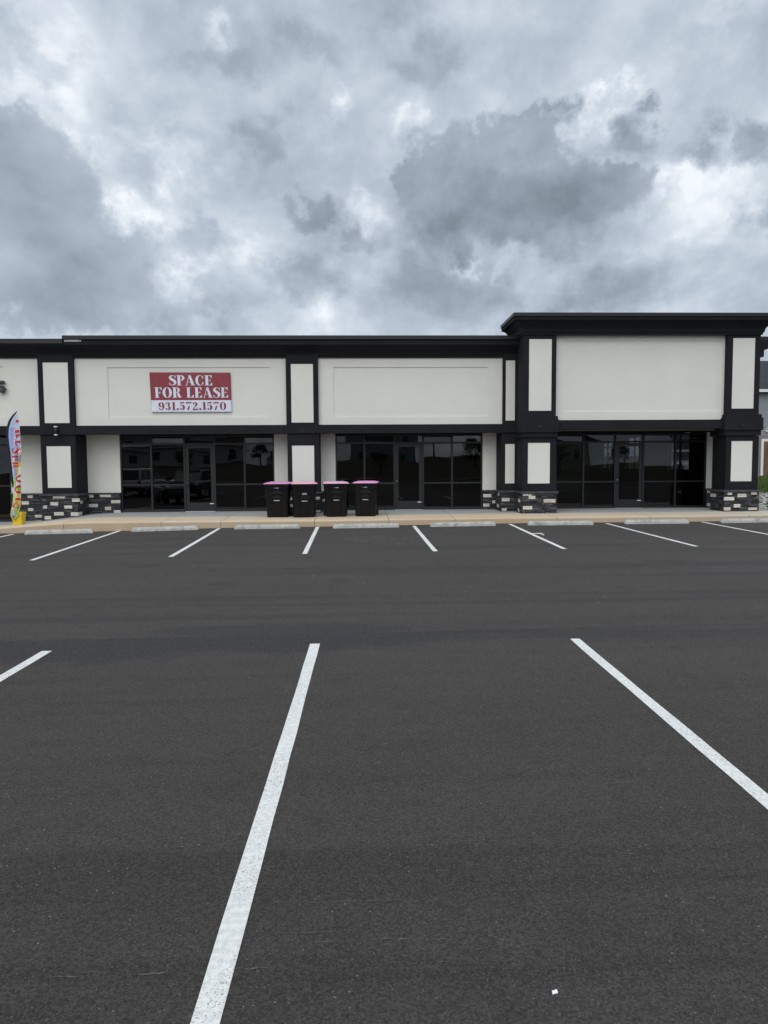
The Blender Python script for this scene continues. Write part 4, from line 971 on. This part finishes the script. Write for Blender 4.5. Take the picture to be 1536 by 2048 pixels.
# letters run down the flag, turned a quarter turn; the furl hides part of each
def flag_letter(ch, zc__, size, ucen, wid, mat, halo=None):
    adv, vs0, fs0 = glyph_polys(ch, 30)
    for m_, off, grow in (([(fm[2], .006, 1.22)] if halo else [])+[(mat, .011, 1.0)]):
        b = MB(); vs = []
        for (x, y) in vs0:
            zq = zc__-(x-adv/2)*size*grow; u = ucen-(.5-y)*wid*grow*1.0
            vs.append((u, zq))
        bm_ = []
        keep = []
        for f in fs0:
            if all(0.03 <= vs[i][0] <= .97 for i in f): keep.append(f)
        used = sorted(set(i for f in keep for i in f)); mp = {o_: k_ for k_, o_ in enumerate(used)}
        if not used: continue
        b.add([fpos(vs[i][0], vs[i][1], off) for i in used], [tuple(mp[i] for i in f) for f in keep], 0, True)
        b.build('lettering', m_, fl)
for ch, z_, s_, uc, wd_ in (('P', 3.15, .32, 1.02, 1.0), ('R', 2.84, .34, 1.0, 1.0), ('E', 2.57, .27, .86, .85), ('S', 2.35, .26, .52, .8), ('C', 2.14, .22, .42, .8), ('H', 1.95, .19, .30, .7), ('O', 1.55, .30, 1.0, 1.15), ('O', 1.24, .32, .95, 1.2), ('L', .93, .26, .9, 1.0)):
    flag_letter(ch, z_, s_, uc, wd_, fm[6], True)
def flag_disc(cu, cz, ru, rz, mat, off):
    b = MB(); n = 20; vs = [fpos(min(.97, max(.03, cu)), cz, off)]+[fpos(min(.97, max(.03, cu+ru*math.cos(2*math.pi*k/n))), cz+rz*math.sin(2*math.pi*k/n), off) for k in range(n)]
    b.add(vs, [(0, 1+k, 1+(k+1) % n) for k in range(n)], 0, True); return b.build('drawing', mat, fl)
flag_disc(.45, .735, .42, .118, fm[10], .012); flag_disc(.42, .715, .38, .105, fm[12], .015)
for du in (-.13, .15): flag_disc(.42+du, .73, .035, .010, fm[7], .018)
flag_disc(.42, .675, .10, .008, fm[6], .018); flag_disc(.45, .545, .30, .075, fm[0], .016); flag_disc(.45, .462, .27, .040, fm[11], .019)
flag_disc(.78, 2.30, .2, .09, fm[12], .013); flag_disc(.8, 2.13, .22, .10, fm[7], .013)
slv = [(-9.798, 3.47), (-9.855, 3.415), (-9.915, 3.345), (-9.975, 3.26), (-10.02, 3.18), (-10.06, 3.06), (-10.078, 2.95), (-10.088, 2.80), (-10.083, 2.589), (-10.062, 2.231), (-10.04, 1.873), (-10.02, 1.514), (-10.005, 1.298), (-9.99, .9), (-9.97, .5)]
b = MB(); b.tube([(x, 20.80, z) for x, z in slv[:13]], [.012, .022, .026, .030, .032, .034, .036, .037, .036, .032, .028, .022, .012], 10); b.build('sleeve', material('navy_sleeve', (0.018, 0.022, 0.045), .7, .3, .2, 10), fl)
b = MB(); b.tube([(x, 20.83+.01*i, z) for i, (x, z) in enumerate(slv[8:])], .013, 8); b.build('pole', frame_m, fl)

# ------------------------------------------------------------------ scraps and marks on the asphalt
scrapm = material('white_scrap', (0.80, 0.80, 0.78), .8)
t = thing('paper_scrap', 'tiny crumpled white scrap on the asphalt in the right foreground', 'litter', (.677, 2.39, 0))
b = MB(); b.add([(.677+(x-.677)*.62, 2.385+(y-2.385)*.55, z*.8) for x, y, z in [(.660, 2.372, .006), (.672, 2.368, .012), (.676, 2.376, .007), (.692, 2.374, .011), (.696, 2.392, .006), (.690, 2.402, .013), (.672, 2.398, .008), (.662, 2.396, .012)]], [(0, 1, 2, 7), (2, 3, 4, 5), (2, 5, 6, 7)], 0); o = b.build('scrap', scrapm, t); sm2 = o.modifiers.new('t', 'SOLIDIFY'); sm2.thickness = .003
t = thing('curled_strip', 'thin curl of white strap lying on the third bay line from the right', 'litter', (4.4, 17.2, .15))
b = MB(); b.tube([(4.28+.16*math.sin(R(a))*(1.25), 17.15+.20*math.cos(R(a)), zf(4.4, 17.2)+.012+.006*math.sin(R(a*3))) for a in range(-25, 150, 12)], [.004+.005*abs(math.sin(i*.6)) for i in range(15)], 6); b.tube([(4.30, 17.34, .165), (4.42, 17.36, .17), (4.50, 17.35, .165)], .008, 6); b.build('strap', scrapm, t)
# loose grit: small pale stones
def grit():
    rnd = random.Random(3); b = MB()
    def peb(x, y, s_):
        z = zf(x, y); vs = [(x+s_*rnd.uniform(.6, 1.1)*a, y+s_*rnd.uniform(.6, 1.1)*c, z+s_*rnd.uniform(.5, .9)*e_) for a, c, e_ in ((1, 0, .3), (0, 1, .3), (-1, 0, .3), (0, -1, .3), (0, 0, 1), (0, 0, -.3))]
        b.add(vs, [(0, 1, 4), (1, 2, 4), (2, 3, 4), (3, 0, 4), (1, 0, 5), (2, 1, 5), (3, 2, 5), (0, 3, 5)], rnd.choice((0, 0, 1)))
    for _ in range(240): peb(rnd.gauss(1.0, 1.5), rnd.uniform(2.2, 7), rnd.uniform(.0008, .0026))
    for _ in range(26): peb(rnd.gauss(1.8, .8), rnd.uniform(3, 6.5), rnd.uniform(.002, .0045))
    for _ in range(60): peb(rnd.gauss(.5, .7), rnd.gauss(17.0, .6), rnd.uniform(.006, .014))
    for _ in range(90): peb(rnd.uniform(-9, 11), rnd.uniform(9, 19), rnd.uniform(.004, .011))
    for _ in range(200): peb(rnd.uniform(-10, 12), 19.99-abs(rnd.gauss(0, .05)), rnd.uniform(.006, .02))
    o = b.build('grit', [material('pale_grit', (0.42, 0.40, 0.36), .9), material('grey_grit', (0.22, 0.21, 0.2), .9)]); tag(o, 'scattered pale grit and small stones on the asphalt', 'grit', kind='stuff')
grit()
scm = material('scuff', (0.125, 0.112, 0.09), .9, .2, .5, 40)
def scuffs():
    rnd = random.Random(5); b = MB()
    def sc(x0, y0, x1, y1, wd):
        n = 8; vs = []
        for i in range(n+1):
            t_ = i/n; q = wd*math.sin(math.pi*(t_*.9+.05))*rnd.uniform(.4, 1)
            x = x0+(x1-x0)*t_; y = y0+(y1-y0)*t_+rnd.uniform(-.003, .003); vs += [(x, y-q/2, .0035), (x, y+q/2, .0035)]
        b.add(vs, [(2*i, 2*i+2, 2*i+3, 2*i+1) for i in range(n)], 0)
    for a in ((-1.16, 2.539, -1.03, 2.541, .006), (-.84, 2.541, -.72, 2.544, .009), (-.70, 2.683, -.60, 2.69, .006), (-.45, 2.553, -.335, 2.556, .007), (-.25, 2.69, -.03, 2.692, .005), (.02, 2.70, .14, 2.703, .006), (.12, 2.69, .19, 2.70, .007), (.25, 2.685, .36, 2.69, .005), (.02, 2.79, .08, 2.79, .006), (1.37, 4.018, 1.62, 4.026, .008), (-.35, 2.75, -.1, 2.752, .004), (-.3, 2.95, .02, 2.95, .004), (-.02, 2.95, .2, 2.95, .005), (-1.05, 2.56, -.95, 2.56, .004)): sc(*a)
    tag(b.build('scuff_marks', scm), kind='structure')
scuffs()

# ------------------------------------------------------------------ right background: rocks, post, houses
post = thing('bollard', 'slim black post standing at the right picture edge beside the corner column', 'post', (12.92, 21.9, .37))
b = MB(); b.box(12.86, 13.0, 21.85, 21.99, .2, .92); b.build('shaft', frame_m, post, bevel=.008)
b = MB(); b.box(12.85, 13.01, 21.84, 22.0, .92, .945); b.build('cap', frame_m, post, bevel=.005)
def rocks():
    rnd = random.Random(11); b = MB()
    for _ in range(1500):
        y = rnd.uniform(22.3, 26.3); x = rnd.uniform(12.95, 16.5); s_ = rnd.uniform(.03, .085)
        z = zt(x, y) if y > 22.6 else .38
        vs = [(x+s_*rnd.uniform(.7, 1.3)*a, y+s_*rnd.uniform(.7, 1.3)*c, z+.01+s_*rnd.uniform(.5, 1)*e_) for a, c, e_ in ((1, .2, 0), (.3, 1, .2), (-.8, .7, -.1), (-1, -.3, .1), (-.1, -1, 0), (.8, -.7, .1), (.3, .2, .8), (-.4, -.1, .8))]
        b.add(vs, [(0, 1, 6), (1, 2, 7, 6), (2, 3, 7), (3, 4, 7), (4, 5, 6, 7), (5, 0, 6)], rnd.choice((0, 0, 1, 2)))
    o = b.build('riprap', [material('rock_grey', (0.36, 0.35, 0.33), .9, .2, .3, 20, .5, 60), material('rock_pale', (0.50, 0.48, 0.45), .9, .2, .2, 20, .5, 60), material('rock_brown', (0.24, 0.20, 0.16), .9, .2, .3, 20, .5, 60)])
    tag(o, 'bank of loose grey rock between the sidewalk and the grass at the right', 'rocks', kind='stuff')
rocks()
def tufts(name, label, x0, x1, y0, y1, n, seed, h=(.05, .14)):
    rnd = random.Random(seed); b = MB()
    for _ in range(n):
        x = rnd.uniform(x0, x1); y = rnd.uniform(y0, y1)
        z = zt(x, y)-.01
        for _k in range(3):
            a = rnd.uniform(0, 6.28); hh = rnd.uniform(*h); q = rnd.uniform(.01, .02)
            dx, dy = math.cos(a), math.sin(a); lx = rnd.uniform(-.06, .06); ly = rnd.uniform(-.06, .06)
            b.add([(x-dx*q, y-dy*q, z), (x+dx*q, y+dy*q, z), (x+lx, y+ly, z+hh)], [(0, 1, 2)], rnd.choice((0, 1, 1, 2)))
    o = b.build(name, [material('blade_dark', (.03, .06, .014), .9, .1), material('blade_mid', (.075, .125, .03), .9, .1), material('blade_dry', (.17, .17, .07), .9, .1)]); tag(o, label, 'grass', kind='stuff')
tufts('grass', 'grass on the bank beyond the rocks', 14, 24, 25.5, 42, 9000, 2)

sidm = material('grey_siding', (0.26, 0.275, 0.295), .7, .3, .06, 2); shing = material('shingles', (0.035, 0.037, 0.043), .9, .2, .3, 5, .6, 12); wtrim = material('white_trim', (0.72, 0.72, 0.70), .6)
def brickm():
    mt = bpy.data.materials.new('brown_brick'); mt.use_nodes = True; mt.node_tree.nodes.clear(); t = NT(mt.node_tree)
    b = t.node('ShaderNodeBsdfPrincipled'); o = t.node('ShaderNodeOutputMaterial'); t.l.new(b.outputs[0], o.inputs[0])
    P_ = t.node('ShaderNodeNewGeometry').outputs['Position']; s = t.node('ShaderNodeSeparateXYZ'); t.put(s.inputs[0], P_)
    v = t.comb(t.math('ADD', s.outputs[0], s.outputs[1]), s.outputs[2], 0.0)
    br = t.node('ShaderNodeTexBrick'); t.put(br.inputs['Vector'], v); br.inputs['Scale'].default_value = 1.0; br.inputs['Brick Width'].default_value = .22; br.inputs['Row Height'].default_value = .075; br.inputs['Mortar Size'].default_value = .008
    br.inputs['Color1'].default_value = (.20, .15, .12, 1); br.inputs['Color2'].default_value = (.12, .095, .085, 1); br.inputs['Mortar'].default_value = (.32, .30, .27, 1)
    n = t.noise(P_, 8, 3, .6); c = t.mix(t.math('MULTIPLY', n.outputs['Fac'], .4), br.outputs['Color'], (.28, .24, .21))
    t.put(b.inputs['Base Color'], c); b.inputs['Roughness'].default_value = .9; return mt
brick = brickm()
winm = material('house_glass', (0.03, 0.035, 0.04), .1, .6)
def house(label, x0, x1, y0, y1, zg, ze, zb, rise, front, sid=sidm, name='house', roof=shing, gates=None, group=None):
    """front: +1 faces +y, -1 faces -y. Lap siding above a brick storey, hip roof"""
    h = thing(name, label, 'house', ((x0+x1)/2, (y0+y1)/2, zg), group)
    yf = y0 if front < 0 else y1
    b = MB(); b.box(x0+.02, x1-.02, y0+.02, y1-.02, zb-.02, ze)
    z = zb; lap = .125
    while z < ze-.02:     # boards on all four sides, each tipped out at its foot
        zz_ = min(z+lap, ze)
        ring0 = [(x0-.03, y0-.03, z), (x1+.03, y0-.03, z), (x1+.03, y1+.03, z), (x0-.03, y1+.03, z)]
        ring1 = [(x0, y0, zz_), (x1, y0, zz_), (x1, y1, zz_), (x0, y1, zz_)]
        b.add(ring0+ring1, [(0, 1, 5, 4), (1, 2, 6, 5), (2, 3, 7, 6), (3, 0, 4, 7), (3, 2, 1, 0)], 0); z += lap
    b.build('siding_wall', sid, h)
    if zb > zg+.3:
        b = MB(); b.box(x0-.03, x1+.03, y0-.03, y1+.03, zg-1, zb); b.build('brick_wall', brick, h)
    e = .45; xm0, xm1 = x0+(y1-y0)/2, x1-(y1-y0)/2
    if xm1 < xm0+1: xm0 = (x0+x1)/2-.8; xm1 = (x0+x1)/2+.8
    b = MB(); ym = (y0+y1)/2; zr = ze+rise
    b.add([(x0-e, y0-e, ze-.06), (x1+e, y0-e, ze-.06), (x1+e, y1+e, ze-.06), (x0-e, y1+e, ze-.06), (xm0, ym, zr), (xm1, ym, zr), (x0-e, y0-e, ze-.02), (x1+e, y0-e, ze-.02), (x1+e, y1+e, ze-.02), (x0-e, y1+e, ze-.02)],
          [(6, 7, 5, 4), (7, 8, 5), (8, 9, 4, 5), (9, 6, 4), (0, 3, 2, 1), (0, 1, 7, 6), (1, 2, 8, 7), (2, 3, 9, 8), (3, 0, 6, 9)], 0)
    b.build('roof', roof, h)
    b = MB()
    for (a, c, d_, f_) in ((x0-e-.01, x1+e+.01, y0-e-.03, y0-e), (x0-e-.01, x1+e+.01, y1+e, y1+e+.03), (x0-e-.03, x0-e, y0-e, y1+e), (x1+e, x1+e+.03, y0-e, y1+e)): b.box(a, c, d_, f_, ze-.20, ze-.03)
    b.box(x0-.02, x0+.09, yf-.04, yf+.04, zb, ze); b.build('fascia_board', wtrim, h)
    n = max(2, int((x1-x0)/3.2)); s = -1 if front < 0 else 1
    for i in range(n):
        xc = x0+(x1-x0)*(i+.5)/n
        levels = [zb+.7] if (zb > zg+.3) else [zg+1.0]
        if ze-zg > 4.5: levels = [zg+3.4]+([zg+1.0] if zb <= zg+.3 else [])
        for zl in levels:
            if gates and i == 0 and zl < zb: continue
            f = MB(); W_, H_ = .95, 1.35
            ya, yb_ = sorted((yf+s*.0, yf+s*.07))
            f.box(xc-W_/2-.09, xc-W_/2, ya, yb_, zl-.09, zl+H_+.09); f.box(xc+W_/2, xc+W_/2+.09, ya, yb_, zl-.09, zl+H_+.09); f.box(xc-W_/2, xc+W_/2, ya, yb_, zl+H_, zl+H_+.09); f.box(xc-W_/2, xc+W_/2, ya, yb_, zl-.09, zl); f.box(xc-W_/2, xc+W_/2, ya, yb_-.005, zl+H_/2-.02, zl+H_/2+.02)
            fo = f.build('window', wtrim, h)
            g = MB(); g.box(xc-W_/2, xc+W_/2, min(yf, yf+s*.045), max(yf, yf+s*.045), zl, zl+H_); g.build('pane', winm, fo)
    return h
hA = house('grey sided house with brick ground floor and dark roof behind the right corner column', 22.2, 37, 45, 56, 1.05, 6.55, 3.65, 2.6, -1, gates=True)
gt = MB(); gt.box(25.75, 25.90, 44.90, 44.965, 1.05, 3.40); gt.box(25.90, 28.6, 44.90, 44.965, 3.24, 3.40); gt.box(28.6, 28.75, 44.90, 44.965, 1.05, 3.40); gt.build('door_frame', wtrim, hA)
woodm = material('weathered_wood', (0.15, 0.095, 0.06), .85, .2, .35, 5, .5, 30, stretch=(2, 2, .3))
gt = MB()
for i in range(18): gt.box(25.905+.149*i, 25.905+.149*i+.143, 44.915+.008*(i % 2), 44.95, 1.05, 3.235)
gt.build('wooden_door', woodm, hA)
b = MB(); b.tube([(26.06, 44.88, 3.98), (26.06, 44.80, 4.08), (26.2, 44.76, 4.06), (26.24, 44.78, 3.95)], .035, 8); b.box(26.0, 26.12, 44.86, 44.96, 3.85, 4.05); b.build('porch_light', wtrim, hA)
house('pale grey sided house with white windows seen through the corner windows', 17.5, 22.5, 66, 76, 1.3, 6.8, 1.3, 3.4, -1, sid=material('pale_siding', (0.42, 0.46, 0.52), .7, .3, .05, 2))
house('tan two storey house further along the street to the right', 42, 55, 52, 63, 1.2, 6.9, 3.8, 4.2, -1, sid=material('tan_siding', (0.40, 0.35, 0.28), .7, .3, .05, 2))

# behind the camera (seen mirrored in the dark glass)
house('long white building on the bank across the road', -34, -17, -66, -56, 1.2, 4.3, 1.2, .9, 1, sid=material('white_siding', (0.66, 0.66, 0.64), .7, .3, .05, 2), name='hall')
house('pale blue house on the bank across the road', -3, 9, -76, -66, 1.2, 7.2, 1.2, 3.4, 1, sid=material('blue_siding', (0.34, 0.42, 0.50), .7, .3, .05, 2))
house('cream house with dark roof on the bank across the road', 22, 36, -70, -60, 1.2, 7.0, 1.2, 3.4, 1, sid=material('cream_siding', (0.55, 0.50, 0.40), .7, .3, .05, 2))

barkm = material('bark', (0.09, 0.07, 0.05), .9, .2, .3, 6, .8, 20); leafm = [material('leaf_%d' % i, c, .8, .2, .25, 3) for i, c in enumerate([(.035, .065, .018), (.06, .10, .028), (.10, .14, .045)])]
def make_tree(seed, h_, rx, rz, lean=.0):
    rnd = random.Random(seed); root = thing('tree', 'x', 'tree', (0, 0, 0), 'trees beyond the road behind the parking lot')
    b = MB(); b.tube([(0, 0, -.3), (.05, .02, h_*.25), (.12*lean, .05, h_*.5), (.2*lean, 0, h_*.8)], [.24, .18, .13, .05], 9)
    cl = []
    for _ in range(13):
        a = rnd.uniform(0, 6.28); zc__ = h_*rnd.uniform(.35, .98); k = 1-abs(zc__/h_-.62)*1.25
        rr = rx*k*rnd.uniform(.35, .9); c = Vector((rr*math.cos(a), rr*math.sin(a), zc__)); cl.append((c, rx*rnd.uniform(.28, .5)))
        b.tube([(0.05, 0, zc__*.6), (c.x*.5, c.y*.5, zc__*.85), tuple(c)], [.07, .045, .015], 6)
    b.build('trunk', barkm, root, world=False)
    f = MB()
    for c, rr in cl:
        for _ in range(150):
            v = Vector((rnd.gauss(0, 1), rnd.gauss(0, 1), rnd.gauss(0, .75))).normalized()*rr*rnd.random()**.35; p_ = c+v
            a1_ = Vector((rnd.gauss(0, 1), rnd.gauss(0, 1), rnd.gauss(0, 1))).normalized(); a2_ = a1_.orthogonal().normalized(); s_ = rnd.uniform(.10, .24)
            f.add([p_-a1_*s_, p_+a2_*s_*.6, p_+a1_*s_, p_-a2_*s_*.6], [(0, 1, 2, 3)], rnd.choice((0, 1, 1, 2)))
    f.build('crown', leafm, root, world=False); return root
tr = [make_tree(1, 8.5, 3.4, 1), make_tree(2, 6.5, 2.7, 1, 1), make_tree(3, 11, 3.8, 1)]
spots = [(-30, -33, 1, 'low shrub on the bank, left of the road bend', .42), (-21, -40, 0, 'round shrub on the bank before the white building', .3), (-9, -36, 1, 'shrub on the bank left of centre', .4), (3, -34, 0, 'round shrub on the bank near the middle', .28), (14, -38, 1, 'thin shrub on the bank right of centre', .5), (24, -34, 0, 'wide shrub on the bank before the cream house', .36), (-50, -50, 0, 'broad dark tree at the left end of the bank'), (-41, -60, 2, 'small full tree left of the white building', .5), (-14, -58, 1, 'small leaning tree right of the white building'), (-8, -62, 0, 'broad tree left of the pale blue house'), (12, -60, 2, 'tall tree right of the pale blue house'), (17, -54, 1, 'small tree in front of the gap between the houses'), (40, -60, 0, 'broad tree right of the cream house'), (50, -52, 2, 'tall tree at the right end of the bank'), (-26, -78, 2, 'low tree behind the white building', .42), (28, -82, 0, 'broad tree behind the cream house')]
usedt = set()
for x, y, k, lb, *sc_ in spots:
    o = tr[k] if k not in usedt else copy_tree(tr[k]); usedt.add(k)
    o.location = (x, y, zt(x, y)); o.rotation_euler = (0, 0, x*.7); o['label'] = lb
    if sc_: o.scale = (sc_[0]*1.2, sc_[0]*1.2, sc_[0])

# vehicles parked outside the frame on the left, mirrored in the glass; a third shows through the corner windows
def make_suv(label, paintc, rough=.3):
    root = thing('parked_car', label, 'car', (0, 0, 0), 'cars parked around the lot')
    body = material('car_paint_%g_%g' % (paintc[0], paintc[2]), paintc, rough, .5, coat=.6)
    # local: +y is the nose; length 4.6, width 1.86, height 1.72
    def sec(y, zb, zs, zt_, hb, hs, ht): return [(-hb, y, zb), (-hs, y, zb+(zs-zb)*.35), (-hs, y, zs*.96), (-ht, y, zt_), (ht, y, zt_), (hs, y, zs*.96), (hs, y, zb+(zs-zb)*.35), (hb, y, zb)]
    b = MB(); b.loft([sec(-2.28, .45, .80, .90, .72, .84, .74), sec(-2.22, .34, .95, 1.08, .80, .90, .78), sec(-1.2, .28, .98, 1.10, .85, .93, .82), sec(.9, .28, .98, 1.08, .85, .93, .82), sec(1.5, .30, .95, 1.04, .84, .92, .80), sec(2.15, .34, .88, .96, .78, .88, .70), sec(2.30, .42, .74, .84, .70, .80, .62)], 0, True, False)
    b.build('body', body, root, world=False, bevel=.03)
    def c4(y, z, hw): return [(-hw, y, z), (hw, y, z)]
    g = MB(); low = [(-.80, -2.05), (.80, -2.05), (.80, 1.15), (-.80, 1.15)]; hi = [(-.66, -1.75), (.66, -1.75), (.66, .35), (-.66, .35)]
    g.loft([[(x, y, 1.06) for x, y in low], [(x, y, 1.60) for x, y in hi]], 0, True, False); g.build('window_glass', winm, root, world=False)
    r_ = MB(); r_.loft([[(x*1.01, y+(.02 if y > 0 else -.02), 1.59) for x, y in hi], [(x*1.0, y, 1.66) for x, y in hi], [(x*.85, y*.9, 1.70) for x, y in hi]], 0, True, False)
    for sx_ in (-1, 1):
        for (yl, yh, wd_) in ((1.15, .35, .05), (.0, .0, .05), (-1.05, -1.0, .06), (-2.05, -1.75, .10)):
            r_.tube([(sx_*.805, yl, 1.05), (sx_*.67, yh, 1.60)], wd_*.7, 6)
    r_.build('roof', body, root, world=False, bevel=.02)
    for sx_ in (-1, 1):
        for y in (-1.42, 1.42):
            q = MB(); q.tube([(sx_*.72, y, .36), (sx_*.74, y, .36), (sx_*.93, y, .36), (sx_*.95, y, .36)], [.33, .36, .36, .33], 28); wh = q.build('wheel', rubber, root, world=False)
            q = MB(); q.tube([(sx_*.951, y, .36), (sx_*.962, y, .36)], [.22, .20], 20); q.build('rim', alum, wh, world=False)
        q = MB(); q.box(sx_*.76-.14, sx_*.76+.14, 2.16, 2.285, .72, .84); q.build('headlight', material('lamp_lens', (.6, .62, .65), .15), root, world=False, bevel=.02)
        q = MB(); q.box(sx_*.84-.07, sx_*.84+.07, -2.28, -2.2, .80, 1.05); q.build('tail_light', material('tail_red', (.25, .01, .01), .2), root, world=False, bevel=.02)
        q = MB(); q.box(sx_*1.0-.09, sx_*1.0+.09, .85, 1.0, 1.06, 1.2); q.build('mirror', body, root, world=False, bevel=.02)
    q = MB(); q.box(-.5, .5, 2.26, 2.325, .55, .80); go = q.build('grille', material('grille_dark', (.01, .01, .01), .5), root, world=False)
    q = MB()
    for i in range(7): q.box(-.44+.13*i, -.44+.13*i+.055, 2.325, 2.335, .57, .78)
    q.build('grille_bar', alum, go, world=False)
    q = MB(); q.box(-.9, .9, 2.1, 2.36, .32, .5); q.box(-.9, .9, -2.34, -2.15, .36, .55); q.build('bumper', material('bumper_black', (.03, .03, .03), .6), root, world=False, bevel=.03)
    return root
c1 = make_suv('white sport utility vehicle parked in the near row left of the camera', (.75, .76, .77)); c1.location = (-12.7, 5.0, 0); c1.rotation_euler = (0, 0, R(184))
c2 = make_suv('black sport utility vehicle parked nose to the storefronts left of the camera', (.012, .013, .015)); c2.location = (-9.95, 4.4, 0)
c3 = make_suv('white car on the street behind the building, seen through the corner windows', (.78, .79, .80), .35); c3.location = (19.6, 43.2, zt(19.6, 43.2)); c3.rotation_euler = (0, 0, R(150))
